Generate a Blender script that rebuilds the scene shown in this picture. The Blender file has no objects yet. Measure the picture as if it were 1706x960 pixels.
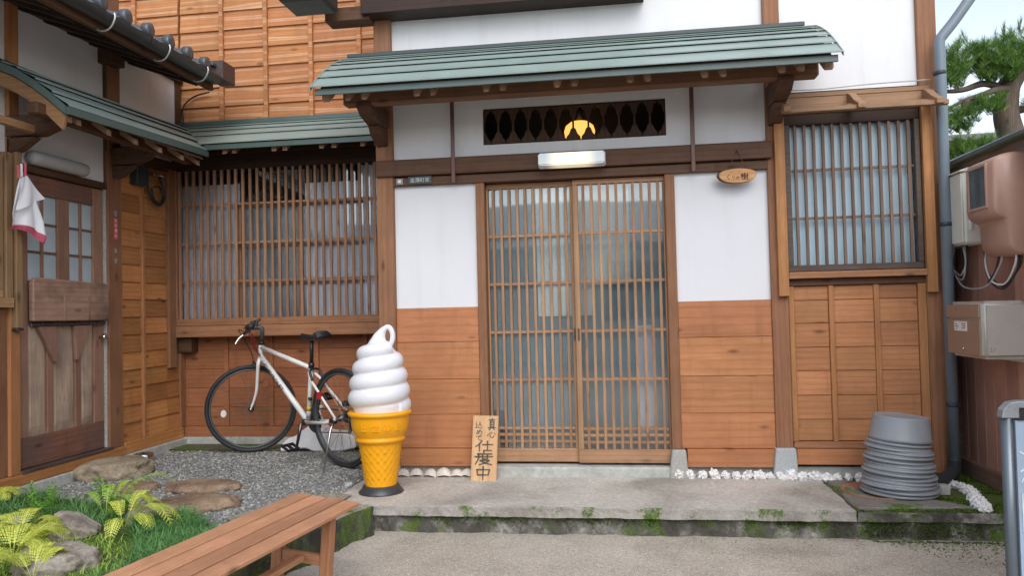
import bpy, bmesh, math, random
import numpy as np
from mathutils import Vector, Matrix, Quaternion
random.seed(7); np.random.seed(7)
PI = math.pi
sc = bpy.context.scene
COL = sc.collection
rad = math.radians

# ---------------------------------------------------------------- camera
pitch, yaw, roll = rad(1.63), rad(-8.08), rad(-1.37)
fw = Vector((math.sin(yaw)*math.cos(pitch), math.cos(yaw)*math.cos(pitch), math.sin(pitch)))
rt = Vector((math.cos(yaw), -math.sin(yaw), 0)); up = rt.cross(fw)
r2 = rt*math.cos(roll) + up*math.sin(roll); u2 = -rt*math.sin(roll) + up*math.cos(roll)
cam = bpy.data.cameras.new('camera'); cam.sensor_width = 36; cam.lens = 1300/1706*36
cam.clip_start = 0.05; cam.clip_end = 2000
camo = bpy.data.objects.new('camera', cam); COL.objects.link(camo)
M = Matrix((r2, u2, -fw)).transposed().to_4x4(); M.translation = Vector((.978, -5, 1.067))
camo.matrix_world = M
sc.camera = camo

# ---------------------------------------------------------------- world, sun, exposure
SUN_EL, SUN_AZ = rad(42), rad(165)      # azimuth measured from +Y towards +X
w = bpy.data.worlds.new('World'); sc.world = w; w.use_nodes = True
nt = w.node_tree; nt.nodes.clear()
sky = nt.nodes.new('ShaderNodeTexSky'); sky.sky_type = 'NISHITA'; sky.sun_disc = False
sky.sun_elevation = SUN_EL; sky.sun_rotation = SUN_AZ
sky.air_density = 1.0; sky.dust_density = 1.2; sky.ozone_density = 1.0
hs = nt.nodes.new('ShaderNodeHueSaturation'); hs.inputs['Saturation'].default_value = .5
bg = nt.nodes.new('ShaderNodeBackground'); bg.inputs['Strength'].default_value = .15
wo = nt.nodes.new('ShaderNodeOutputWorld')
nt.links.new(sky.outputs[0], hs.inputs['Color']); nt.links.new(hs.outputs[0], bg.inputs[0]); nt.links.new(bg.outputs[0], wo.inputs[0])
sl = bpy.data.lights.new('sun', 'SUN'); sl.energy = .8; sl.angle = rad(45); sl.color = (1, .975, .94)
so = bpy.data.objects.new('sun', sl); COL.objects.link(so)
sd = Vector((math.sin(SUN_AZ)*math.cos(SUN_EL), math.cos(SUN_AZ)*math.cos(SUN_EL), math.sin(SUN_EL)))
so.rotation_euler = sd.to_track_quat('Z', 'Y').to_euler(); so.location = (0, -5, 12)
sc.view_settings.view_transform = 'Standard'; sc.view_settings.look = 'None'
sc.view_settings.exposure = 0.86; sc.view_settings.gamma = 1
sc.render.engine = 'CYCLES'

# ---------------------------------------------------------------- materials
MATS = {}
def newmat(name):
    m = bpy.data.materials.new(name); m.use_nodes = True; MATS[name] = m
    n = m.node_tree; n.nodes.clear()
    o = n.nodes.new('ShaderNodeOutputMaterial'); b = n.nodes.new('ShaderNodeBsdfPrincipled')
    n.links.new(b.outputs[0], o.inputs[0])
    return m, n, b, o
def N(n, t, **kw):
    x = n.nodes.new('ShaderNode'+t)
    for k, v in kw.items():
        if k in x.inputs: x.inputs[k].default_value = v
        else: setattr(x, k, v)
    return x
def L(n, a, b): n.links.new(a, b)
def ramp(n, src, stops, interp='LINEAR'):
    r = n.nodes.new('ShaderNodeValToRGB'); e = r.color_ramp; e.interpolation = interp
    while len(e.elements) < len(stops): e.elements.new(.5)
    for el, (p, c) in zip(e.elements, stops):
        el.position = p; el.color = (c, c, c, 1) if isinstance(c, (int, float)) else (*c, 1)
    L(n, src, r.inputs[0]); return r.outputs[0]
def mix(n, fac, a, b, mode='MIX'):
    x = n.nodes.new('ShaderNodeMix'); x.data_type = 'RGBA'; x.blend_type = mode
    for s, i in ((fac, 0), (a, 6), (b, 7)):
        if hasattr(s, 'links'): L(n, s, x.inputs[i])
        else: x.inputs[i].default_value = s if i == 0 else (*s, 1)
    return x.outputs[2]
def coords(n, rnd=3.0, obj=True):
    """object coordinates, shifted by a random amount per object so that alike pieces differ"""
    tc = n.nodes.new('ShaderNodeTexCoord')
    if not rnd: return tc.outputs['Object']
    oi = n.nodes.new('ShaderNodeObjectInfo')
    v = N(n, 'VectorMath', operation='MULTIPLY_ADD'); v.inputs[1].default_value = (rnd*3.1, rnd*5.7, rnd*4.3)
    L(n, oi.outputs['Random'], v.inputs[0]); L(n, tc.outputs['Object'], v.inputs[2])
    return v.outputs[0]
def mapped(n, src, scale):
    mp = n.nodes.new('ShaderNodeMapping'); mp.inputs['Scale'].default_value = scale; L(n, src, mp.inputs[0]); return mp.outputs[0]
def bump(n, b, h, strength=.3, dist=.01):
    bp = N(n, 'Bump', Strength=strength, Distance=dist); L(n, h, bp.inputs['Height']); L(n, bp.outputs[0], b.inputs['Normal'])

def wood(name, light, dark, axis='x', rough=.62, var=.28, grain=1.0, weather=None, wamt=.0, spec=.3, swirl=None):
    m, n, b, o = newmat(name)
    co = coords(n)
    a, c = 1.3*grain, 16*grain
    scv = {'x': (a, c, c), 'y': (c, a, c), 'z': (c, c, a)}[axis]
    v = mapped(n, co, scv)
    dn = N(n, 'TexNoise', Scale=.9, Detail=2.0); L(n, v, dn.inputs['Vector'])
    wv = N(n, 'TexNoise', Scale=1.6, Detail=4.0, Roughness=.62, Distortion=1.4); L(n, v, wv.inputs['Vector'])
    v2 = mapped(n, co, tuple(q*5 for q in scv))
    fine = N(n, 'TexNoise', Scale=2.2, Detail=3.0, Roughness=.7); L(n, v2, fine.inputs['Vector'])
    big = N(n, 'TexNoise', Scale=3.0, Detail=3.0, Roughness=.6); L(n, co, big.inputs['Vector'])
    rings = N(n, 'TexWave', Scale=.55, Distortion=5.0, Detail=2.0, wave_type='BANDS', bands_direction={'x': 'Z', 'y': 'Z', 'z': 'X'}[axis])
    rings.inputs['Detail Scale'].default_value = .6; L(n, v, rings.inputs['Vector'])
    md = [(l+d)/2 for l, d in zip(light, dark)]
    c1 = ramp(n, wv.outputs[0], [(.22, dark), (.5, md), (.78, light)])
    c2 = mix(n, ramp(n, rings.outputs[0], [(.0, 0.0), (.75, .05), (.95, .30)]), c1, tuple(x*.62 for x in dark))
    c3 = mix(n, .22, c2, ramp(n, fine.outputs[0], [(.35, .45), (.65, 1.0)]), 'MULTIPLY')
    if swirl:
        v3 = mapped(n, co, tuple(q*.45 for q in scv)); w3 = N(n, 'TexWave', Scale=.8, Distortion=7.0, Detail=1.0, wave_type='RINGS'); L(n, v3, w3.inputs['Vector'])
        c3 = mix(n, ramp(n, w3.outputs[0], [(.80, 0.0), (.93, .75), (1, .2)]), c3, swirl)
    if weather:
        c3 = mix(n, ramp(n, big.outputs[0], [(.42, 0.0), (.66, wamt)]), c3, weather)
    else:
        c3 = mix(n, ramp(n, big.outputs[0], [(.35, .28), (.6, 0.0)]), c3, tuple(x*.45 for x in dark))
    dr = N(n, 'TexNoise', Scale=1.0, Detail=6.0, Roughness=.65); L(n, mapped(n, co, (11, 11, 1.6)), dr.inputs['Vector'])
    c3 = mix(n, ramp(n, dr.outputs[0], [(.54, 0.0), (.72, .30)]), c3, tuple(x*.42 for x in dark))
    kn = N(n, 'TexVoronoi', Scale=1.0); L(n, mapped(n, co, {'x': (3.2, 6, 9), 'y': (6, 3.2, 9), 'z': (9, 6, 3.2)}[axis]), kn.inputs['Vector'])
    c3 = mix(n, ramp(n, kn.outputs['Distance'], [(.05, .75), (.10, .35), (.16, 0.0)]), c3, tuple(x*.30 for x in dark))
    oi = n.nodes.new('ShaderNodeObjectInfo'); hv = n.nodes.new('ShaderNodeHueSaturation')
    mr = N(n, 'MapRange'); mr.inputs[3].default_value = 1-var; mr.inputs[4].default_value = 1+var*.8
    L(n, oi.outputs['Random'], mr.inputs[0]); L(n, mr.outputs[0], hv.inputs['Value'])
    mh = N(n, 'MapRange'); mh.inputs[3].default_value = .4965; mh.inputs[4].default_value = .5025
    fr = N(n, 'Math', operation='FRACT'); ml = N(n, 'Math', operation='MULTIPLY'); ml.inputs[1].default_value = 17.3
    L(n, oi.outputs['Random'], ml.inputs[0]); L(n, ml.outputs[0], fr.inputs[0]); L(n, fr.outputs[0], mh.inputs[0]); L(n, mh.outputs[0], hv.inputs['Hue'])
    L(n, c3, hv.inputs['Color']); L(n, hv.outputs[0], b.inputs['Base Color'])
    rr = ramp(n, big.outputs[0], [(.3, rough-.1), (.7, rough+.12)]); L(n, rr, b.inputs['Roughness'])
    b.inputs['Specular IOR Level'].default_value = spec
    hh = N(n, 'Math', operation='ADD'); L(n, wv.outputs[0], hh.inputs[0]); L(n, fine.outputs[0], hh.inputs[1])
    bump(n, b, hh.outputs[0], .32, .003)
    return m
def plain(name, col, rough=.5, metal=0.0, spec=.5, mott=.12, nscale=14, bmp=.05, dirt=None, damt=.35, dscale=3.0):
    m, n, b, o = newmat(name)
    co = coords(n, 1.0)
    nz = N(n, 'TexNoise', Scale=nscale, Detail=5.0, Roughness=.65); L(n, co, nz.inputs['Vector'])
    c = mix(n, 1.0, col, ramp(n, nz.outputs[0], [(.3, 1-mott), (.7, 1+mott)]), 'MULTIPLY')
    if dirt:
        d = N(n, 'TexNoise', Scale=dscale, Detail=6.0, Roughness=.7); L(n, co, d.inputs['Vector'])
        c = mix(n, ramp(n, d.outputs[0], [(.48, 0.0), (.7, damt)]), c, dirt)
    L(n, c, b.inputs['Base Color'])
    L(n, ramp(n, nz.outputs[0], [(.3, max(rough-.08, .02)), (.7, min(rough+.1, 1))]), b.inputs['Roughness'])
    b.inputs['Metallic'].default_value = metal; b.inputs['Specular IOR Level'].default_value = spec
    if bmp: bump(n, b, nz.outputs[0], bmp, .004)
    return m

OR, ORD = (.56, .27, .125), (.43, .185, .078)
wood('board_x', OR, ORD, 'x', var=.16); wood('board_y', (.62, .29, .105), (.46, .19, .062), 'y')
wood('board_upper', (.57, .25, .10), (.47, .19, .07), 'x', var=.08, swirl=(.72, .46, .29))
wood('board_low', (.50, .205, .095), (.36, .135, .06), 'x', var=.1)
wood('board_porch', (.57, .26, .118), (.45, .185, .078), 'x', var=.10, grain=.7, weather=(.30, .125, .06), wamt=.45)
wood('post_z', (.38, .19, .10), (.27, .125, .064), 'z', var=.12); wood('post_x', (.26, .135, .075), (.18, .088, .05), 'x', var=.1); wood('post_orange', (.56, .27, .115), (.42, .185, .07), 'z', var=.12)
wood('beam_x', (.17, .088, .05), (.11, .055, .031), 'x', var=.12); wood('beam_y', (.15, .075, .04), (.08, .038, .021), 'y', var=.12)
wood('sill_x', (.50, .25, .125), (.32, .15, .075), 'x', var=.08); wood('sill_y', (.50, .31, .15), (.36, .21, .095), 'y', var=.08); wood('sill_z', (.36, .225, .12), (.30, .18, .09), 'z', var=.03, grain=.45)
wood('dark_x', (.06, .032, .02), (.03, .016, .011), 'x', var=.1); wood('dark_z', (.11, .058, .034), (.06, .03, .018), 'z', var=.1)
wood('dark_y', (.06, .033, .022), (.03, .016, .011), 'y', var=.1)
wood('lattice_z', (.50, .30, .17), (.38, .21, .115), 'z', var=.18); wood('lattice_x', (.50, .29, .165), (.38, .205, .11), 'x', var=.15)
wood('lattice_grey', (.24, .15, .105), (.13, .075, .05), 'z', var=.2, weather=(.25, .21, .19), wamt=.4)
wood('lattice_recess', (.44, .255, .155), (.31, .17, .10), 'z', var=.2); wood('lattice_recess_x', (.44, .255, .155), (.31, .17, .10), 'x', var=.15)
wood('frame_grey', (.15, .115, .095), (.085, .06, .048), 'x', var=.08)
wood('rafter', (.46, .29, .18), (.32, .19, .11), 'y', var=.2); wood('bracket', (.16, .085, .048), (.08, .04, .024), 'y', var=.12)
wood('hood', (.46, .28, .165), (.33, .19, .105), 'x', var=.12); wood('barge', (.42, .235, .115), (.3, .15, .07), 'x', var=.05)
wood('door_red', (.40, .225, .155), (.29, .15, .10), 'z', var=.08); wood('door_red_y', (.30, .14, .09), (.19, .085, .055), 'y', var=.06, weather=(.12, .085, .075), wamt=.7)
wood('door_panel', (.62, .47, .36), (.36, .245, .17), 'z', var=.1, grain=.9, weather=(.16, .12, .10), wamt=.6)
wood('shelf_wood', (.48, .30, .22), (.32, .185, .13), 'y', var=.05, weather=(.06, .035, .028), wamt=.8); wood('bracket_pink', (.38, .22, .165), (.27, .145, .10), 'z', var=.05)
wood('bench_y', (.66, .35, .20), (.53, .25, .13), 'y', var=.1, grain=.8, rough=.55); wood('bench_z', (.54, .27, .145), (.42, .185, .09), 'z', var=.1, rough=.55)
wood('fence_z', (.58, .32, .235), (.43, .215, .155), 'z', var=.16, weather=(.52, .29, .23), wamt=.4); wood('fence_y', (.34, .22, .165), (.23, .14, .10), 'y', var=.1)
wood('sign_wood', (.78, .50, .27), (.66, .38, .19), 'z', var=.02, grain=.8); wood('oval_wood', (.72, .42, .20), (.58, .3, .125), 'x', var=.02)
wood('bark', (.24, .19, .15), (.09, .065, .05), 'z', var=.02, grain=2.2, rough=.9)
plain('plaster', (.75, .755, .77), .85, mott=.025, nscale=5, bmp=.04, dirt=(.58, .56, .53), damt=.22, dscale=1.3)
plain('plaster_bright', (.70, .715, .745), .8, mott=.02, nscale=4, bmp=.03, dirt=(.75, .75, .74), damt=.2, dscale=1.5)
plain('concrete_pale', (.46, .47, .44), .85, mott=.2, nscale=22, bmp=.25, dirt=(.22, .2, .17), damt=.6, dscale=6)
plain('granite', (.40, .39, .36), .75, mott=.35, nscale=90, bmp=.2, dirt=(.25, .22, .18), damt=.4)
plain('granite_blue', (.42, .45, .46), .7, mott=.3, nscale=110, bmp=.15)
plain('roof_metal', (.27, .34, .31), .36, metal=.0, spec=.6, mott=.03, nscale=6, bmp=.0, dirt=(.30, .38, .35), damt=.3)
plain('fascia_metal', (.075, .115, .105), .4, spec=.6, mott=.06, nscale=8, bmp=.02)
plain('ridge_metal', (.045, .062, .062), .45, spec=.5, mott=.1)
plain('gutter_metal', (.035, .04, .04), .35, spec=.6, mott=.1); plain('hook_metal', (.55, .57, .57), .35, metal=.8, mott=.1)
plain('kawara', (.07, .08, .09), .32, spec=.7, mott=.15, bmp=.05); plain('flashing', (.075, .05, .045), .45, mott=.1)
plain('pipe_grey', (.17, .215, .255), .42, mott=.08, dirt=(.2, .2, .2), damt=.3); plain('pipe_dark', (.03, .038, .045), .5)
plain('rod_brown', (.13, .055, .045), .4, spec=.5)
plain('box_cream', (.74, .74, .66), .45, mott=.04, dirt=(.45, .42, .34), damt=.3); plain('meter_brown', (.44, .265, .20), .38, spec=.5, mott=.04)
plain('meter_glass', (.03, .035, .04), .08, spec=.8, mott=.05, bmp=0)
plain('mailbox_front', (.38, .31, .25), .35, metal=.5, mott=.04); plain('mailbox_side', (.55, .53, .48), .35, metal=.3, mott=.03, dirt=(.3, .28, .24), damt=.3)
plain('steel', (.62, .62, .6), .18, metal=1.0, mott=.05, bmp=0); plain('white_paint', (.78, .78, .76), .3, mott=.03, dirt=(.4, .38, .34), damt=.2, dscale=9)
plain('black_rubber', (.022, .024, .027), .6, mott=.25, dirt=(.06, .055, .05), damt=.5); plain('rim_grey', (.09, .10, .11), .4, metal=.3)
plain('black_plastic', (.018, .018, .02), .4); plain('dark_steel', (.12, .12, .125), .3, metal=.8)
plain('spoke', (.20, .17, .14), .35, metal=.3); plain('red_plastic', (.45, .02, .02), .3); plain('red_cable', (.22, .02, .025), .35); plain('yellow_tag', (.6, .4, .03), .5)
plain('soft_white', (.76, .765, .80), .33, mott=.02, bmp=0, spec=.4, dirt=(.74, .74, .76), damt=.25, dscale=5); plain('cone_yellow', (.90, .40, .006), .36, mott=.03, bmp=0, spec=.45, dirt=(.7, .33, .02), damt=.3)
plain('cone_base', (.045, .048, .052), .32, mott=.1); plain('ink', (.09, .085, .075), .8, mott=.2); plain('ink_brown', (.075, .03, .015), .7); plain('ink_faint', (.40, .22, .10), .7)
plain('oval_edge', (.12, .05, .035), .7, mott=.3); plain('plaque_dark', (.05, .065, .075), .4, metal=.3); plain('plaque_text', (.55, .56, .45), .5); plain('plaque_grey', (.30, .29, .29), .5, mott=.4, nscale=60)
plain('sticker_red', (.62, .10, .12), .5); plain('sticker_white', (.75, .7, .7), .5); plain('label_white', (.75, .75, .72), .5)
plain('cloth_white', (.80, .80, .82), .9, mott=.02, bmp=.1, nscale=60); plain('cloth_pink', (.62, .12, .19), .9, mott=.1)
plain('pot_grey', (.25, .275, .305), .42, mott=.06, dirt=(.3, .3, .3), damt=.3, dscale=8); plain('terracotta', (.36, .15, .095), .8, mott=.2)
plain('coral_white', (.80, .79, .78), .9, mott=.12, nscale=70, bmp=.6, dirt=(.5, .47, .42), damt=.4, dscale=20)
plain('shell', (.66, .60, .53), .6, mott=.15, nscale=60, bmp=.2, dirt=(.4, .3, .22), damt=.5, dscale=14)
plain('lamp_shade_grey', (.42, .41, .41), .4, mott=.05); plain('wire_black', (.02, .02, .022), .45); plain('wire_grey', (.42, .42, .42), .45)
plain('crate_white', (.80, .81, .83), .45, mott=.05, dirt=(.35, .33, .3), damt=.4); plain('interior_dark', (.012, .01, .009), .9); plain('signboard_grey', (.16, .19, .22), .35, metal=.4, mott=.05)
plain('signboard_cap', (.33, .36, .38), .3, metal=.5); plain('signboard_face', (.33, .44, .56), .25, mott=.15, nscale=3, bmp=0); plain('poster_beige', (.55, .42, .33), .6)
plain('far_wall', (.62, .42, .16), .8); plain('far_roof', (.16, .18, .2), .5, mott=.3, nscale=4); plain('house_wall', (.62, .60, .55), .85); plain('soffit', (.13, .07, .042), .8, mott=.25)

for pn in ('plaster', 'plaster_bright'):
    n = MATS[pn].node_tree; b = [q for q in n.nodes if q.type == 'BSDF_PRINCIPLED'][0]; src = b.inputs['Base Color'].links[0].from_socket
    co = coords(n, 2.0); st = N(n, 'TexNoise', Scale=1.0, Detail=5.0, Roughness=.6); L(n, mapped(n, co, (9, 9, .8)), st.inputs['Vector'])
    L(n, mix(n, ramp(n, st.outputs[0], [(.52, 0.0), (.75, .28)]), src, (.56, .545, .52)), b.inputs['Base Color'])
def curtain(name, c1, c2, scale=9):
    m, n, b, o = newmat(name); co = coords(n, 0)
    wv = N(n, 'TexNoise', Scale=1.0, Detail=2.0); L(n, mapped(n, co, (scale, 1, .25)), wv.inputs['Vector'])
    nz = N(n, 'TexNoise', Scale=1.6, Detail=2.0); L(n, co, nz.inputs['Vector'])
    c = mix(n, ramp(n, wv.outputs[0], [(.35, 0.0), (.65, 1.0)]), c1, c2)
    c = mix(n, 1.0, c, ramp(n, nz.outputs[0], [(.3, .75), (.7, 1.15)]), 'MULTIPLY')
    L(n, c, b.inputs['Base Color']); b.inputs['Roughness'].default_value = .55
curtain('frost_dark', (.25, .38, .45), (.37, .49, .54)); curtain('frost_pale', (.60, .76, .79), (.78, .83, .82))
curtain('paper_pale', (.76, .80, .92), (.86, .89, .96), 14); curtain('sash_dark', (.36, .45, .52), (.44, .53, .58)); curtain('frost_blue', (.46, .66, .78), (.58, .75, .84), 5)
curtain('door_glass', (.38, .48, .52), (.52, .58, .60), 4)
m, n, b, o = newmat('glass'); n.nodes.remove(b)
tr = N(n, 'BsdfTransparent'); tr.inputs[0].default_value = (.96, .975, .98, 1)
gl = N(n, 'BsdfGlossy', Roughness=.03); nz = N(n, 'TexNoise', Scale=1.5, Detail=1.0); co = coords(n, 1.0); L(n, co, nz.inputs['Vector'])
bp = N(n, 'Bump', Strength=.12, Distance=.02); L(n, nz.outputs[0], bp.inputs['Height']); L(n, bp.outputs[0], gl.inputs['Normal'])
lw = N(n, 'LayerWeight', Blend=.35); mr = N(n, 'MapRange'); mr.inputs[3].default_value = .17; mr.inputs[4].default_value = .95; L(n, lw.outputs['Fresnel'], mr.inputs[0])
ms = N(n, 'MixShader'); L(n, mr.outputs[0], ms.inputs[0]); L(n, tr.outputs[0], ms.inputs[1]); L(n, gl.outputs[0], ms.inputs[2]); L(n, ms.outputs[0], o.inputs[0])

m2, n2, b2, o2 = newmat('glass_dull'); n2.nodes.remove(b2)
tr2 = N(n2, 'BsdfTransparent'); tr2.inputs[0].default_value = (.93, .95, .96, 1); gl2 = N(n2, 'BsdfGlossy', Roughness=.28); ms2 = N(n2, 'MixShader'); ms2.inputs[0].default_value = .10
L(n2, tr2.outputs[0], ms2.inputs[1]); L(n2, gl2.outputs[0], ms2.inputs[2]); L(n2, ms2.outputs[0], o2.inputs[0])
m, n, b, o = newmat('paper_lamp'); b.inputs['Base Color'].default_value = (.8, .5, .2, 1); b.inputs['Emission Color'].default_value = (1, .50, .11, 1); b.inputs['Emission Strength'].default_value = .75
m, n, b, o = newmat('tube_cover'); b.inputs['Base Color'].default_value = (.78, .84, .86, 1); b.inputs['Roughness'].default_value = .35
co = coords(n, 0); sx = N(n, 'SeparateXYZ'); L(n, co, sx.inputs[0]); ab = N(n, 'Math', operation='ABSOLUTE'); L(n, sx.outputs[0], ab.inputs[0])
L(n, ramp(n, ab.outputs[0], [(.09, .30), (.165, 0.0)]), b.inputs['Emission Strength']); b.inputs['Emission Color'].default_value = (1, .82, .45, 1)

# ground materials use world-sized object coordinates
def ground(name, cols, scale, agg=0, aggcol=(.3, .3, .28), bmp=.4, moss=0.0, mscale=2.5, rough=.85, stain=(.12, .10, .08), samt=.5):
    m, n, b, o = newmat(name); co = coords(n, 0)
    big = N(n, 'TexNoise', Scale=scale, Detail=7.0, Roughness=.68); L(n, co, big.inputs['Vector'])
    c = ramp(n, big.outputs[0], [(.3, cols[0]), (.5, cols[1]), (.7, cols[2])])
    st = N(n, 'TexNoise', Scale=1.3, Detail=6.0, Roughness=.62, Distortion=.6); L(n, co, st.inputs['Vector'])
    c = mix(n, ramp(n, st.outputs[0], [(.5, 0.0), (.68, samt)]), c, stain)
    fine = N(n, 'TexNoise', Scale=scale*22, Detail=3.0, Roughness=.75); L(n, co, fine.inputs['Vector'])
    c = mix(n, .55, c, ramp(n, fine.outputs[0], [(.36, .45), (.64, 1.0)]), 'MULTIPLY')
    h = fine.outputs[0]
    if agg:
        vo = N(n, 'TexVoronoi', Scale=agg); L(n, co, vo.inputs['Vector'])
        cc = N(n, 'SeparateColor'); L(n, vo.outputs['Color'], cc.inputs[0])
        ac = ramp(n, cc.outputs[0], [(0, tuple(x*.25 for x in aggcol)), (.55, aggcol), (.85, tuple(min(x*1.6, 1) for x in aggcol)), (1, tuple(min(x*2.4, 1) for x in aggcol))])
        c = mix(n, ramp(n, vo.outputs['Distance'], [(.28, 1.0), (.52, 0.0)]), c, ac)
        inv = N(n, 'Math', operation='SUBTRACT'); inv.inputs[0].default_value = 1; L(n, vo.outputs['Distance'], inv.inputs[1]); h = inv.outputs[0]
    if moss:
        mo = N(n, 'TexNoise', Scale=mscale, Detail=8.0, Roughness=.75); L(n, co, mo.inputs['Vector'])
        mc = ramp(n, fine.outputs[0], [(.3, (.025, .045, .008)), (.6, (.10, .17, .02)), (.75, (.17, .25, .04))])
        c = mix(n, ramp(n, mo.outputs[0], [(.56-.3*moss, 0.0), (.64-.3*moss, 1.0)]), c, mc)
    L(n, c, b.inputs['Base Color']); b.inputs['Roughness'].default_value = rough
    bump(n, b, h, bmp, .006)
ground('road_concrete', ((.42, .36, .28), (.56, .49, .40), (.68, .61, .52)), 2.4, agg=210, aggcol=(.44, .40, .35), bmp=.35, stain=(.26, .21, .16), samt=.6)
ground('slab_concrete', ((.44, .41, .36), (.58, .55, .49), (.68, .65, .59)), 1.8, bmp=.25, stain=(.18, .165, .14), samt=.55, rough=.8)
ground('gravel_wash', ((.14, .145, .14), (.22, .225, .215), (.30, .305, .295)), 2.2, agg=95, aggcol=(.33, .335, .325), bmp=.9, stain=(.07, .075, .055), samt=.7, rough=.7)
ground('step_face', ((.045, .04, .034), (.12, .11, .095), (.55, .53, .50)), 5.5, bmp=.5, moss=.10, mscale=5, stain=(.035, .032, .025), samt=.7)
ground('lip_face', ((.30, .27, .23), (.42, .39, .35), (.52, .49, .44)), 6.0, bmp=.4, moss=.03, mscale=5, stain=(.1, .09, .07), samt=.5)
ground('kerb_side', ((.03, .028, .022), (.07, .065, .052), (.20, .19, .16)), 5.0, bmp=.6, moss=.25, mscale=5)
ground('kerb_top', ((.25, .22, .17), (.36, .32, .26), (.42, .39, .32)), 5.0, agg=90, aggcol=(.33, .30, .25), bmp=.7, moss=.12, mscale=6)
ground('moss_soil', ((.06, .05, .035), (.13, .115, .09), (.25, .235, .2)), 4.0, bmp=.7, moss=.55, mscale=3.5)
ground('slate', ((.20, .18, .165), (.30, .275, .255), (.38, .355, .33)), 4.0, bmp=.4, moss=.15, mscale=4)
ground('garden_soil', ((.03, .03, .016), (.06, .055, .03), (.10, .09, .05)), 5.0, bmp=.8, moss=.5, mscale=4)
ground('lichen_strip', ((.07, .075, .04), (.12, .12, .08), (.24, .23, .18)), 4.0, agg=80, aggcol=(.2, .2, .16), bmp=.6, moss=.3, mscale=4)
def rockmat(name, a, c, d):
    m, n, b, o = newmat(name); co = coords(n, 2.0)
    nz = N(n, 'TexNoise', Scale=6.0, Detail=8.0, Roughness=.72, Distortion=.5); L(n, co, nz.inputs['Vector'])
    f = N(n, 'TexNoise', Scale=70.0, Detail=4.0, Roughness=.7); L(n, co, f.inputs['Vector'])
    cc = ramp(n, nz.outputs[0], [(.32, a), (.5, c), (.68, d)])
    cc = mix(n, .6, cc, ramp(n, f.outputs[0], [(.35, .45), (.65, 1.05)]), 'MULTIPLY')
    L(n, cc, b.inputs['Base Color']); b.inputs['Roughness'].default_value = .85
    ad = N(n, 'Math', operation='MULTIPLY_ADD'); ad.inputs[1].default_value = .25; L(n, f.outputs[0], ad.inputs[0]); L(n, nz.outputs[0], ad.inputs[2])
    bump(n, b, ad.outputs[0], .8, .02)
rockmat('rock_brown', (.14, .085, .055), (.30, .20, .13), (.42, .32, .21)); rockmat('rock_tan', (.20, .165, .11), (.38, .31, .21), (.5, .42, .3)); rockmat('rock_grey', (.20, .165, .14), (.42, .36, .30), (.60, .55, .48))
def leaf(name, a, c):
    m, n, b, o = newmat(name)
    g = N(n, 'NewGeometry'); co = coords(n, 0)
    nz = N(n, 'TexNoise', Scale=9.0, Detail=2.0); L(n, co, nz.inputs['Vector'])
    ad = N(n, 'Math', operation='MULTIPLY_ADD'); ad.inputs[1].default_value = .5; L(n, g.outputs['Random Per Island'], ad.inputs[0]); 
    hf = N(n, 'Math', operation='MULTIPLY'); hf.inputs[1].default_value = .6; L(n, nz.outputs[0], hf.inputs[0]); L(n, hf.outputs[0], ad.inputs[2])
    c1 = ramp(n, ad.outputs[0], [(.2, a), (.75, c)]); L(n, c1, b.inputs['Base Color']); b.inputs['Roughness'].default_value = .5
    t = N(n, 'BsdfTranslucent'); L(n, c1, t.inputs[0]); ms = N(n, 'MixShader'); ms.inputs[0].default_value = .3
    L(n, b.outputs[0], ms.inputs[1]); L(n, t.outputs[0], ms.inputs[2]); L(n, ms.outputs[0], o.inputs[0])
leaf('grass_blade', (.04, .13, .04), (.20, .42, .13)); leaf('fern_yellow', (.34, .44, .05), (.74, .78, .15)); leaf('fern_green', (.20, .36, .05), (.48, .66, .13)); leaf('lily_leaf', (.08, .24, .03), (.22, .46, .07))
leaf('pine_needle', (.04, .10, .02), (.20, .36, .07)); leaf('moss_tuft', (.035, .07, .01), (.15, .24, .03))
m, n, b, o = newmat('pebble'); g = N(n, 'NewGeometry')
L(n, ramp(n, g.outputs['Random Per Island'], [(0, (.11, .115, .11)), (.4, (.22, .225, .22)), (.8, (.33, .335, .32)), (.93, (.5, .48, .44)), (1, (.42, .34, .26))]), b.inputs['Base Color']); b.inputs['Roughness'].default_value = .6

# ---------------------------------------------------------------- object helpers
OFF = {}
def thing(name, label, cat, loc=(0, 0, 0), group=None, mat=None):
    o = bpy.data.objects.new(name, None); COL.objects.link(o)
    o.empty_display_size = .1
    if mat is not None: o.matrix_world = mat
    else: o.location = loc
    OFF[o.name] = Vector(loc) if mat is None else Vector((0, 0, 0))
    tag(o, label, cat, group); return o
def tag(o, label=None, cat=None, group=None, kind=None):
    if label: o['label'] = label
    if cat: o['category'] = cat
    if group: o['group'] = group
    if kind: o['kind'] = kind
    return o
def link(name, me, parent, mat, loc=None):
    o = bpy.data.objects.new(name, me); COL.objects.link(o)
    if mat and not me.materials: me.materials.append(MATS[mat])
    off = Vector((0, 0, 0))
    if parent is not None:
        o.parent = parent; off = OFF[parent.name]
    L0 = Vector(loc) if loc is not None else Vector((0, 0, 0))
    o.location = L0 - off; OFF[o.name] = L0
    return o
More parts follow.
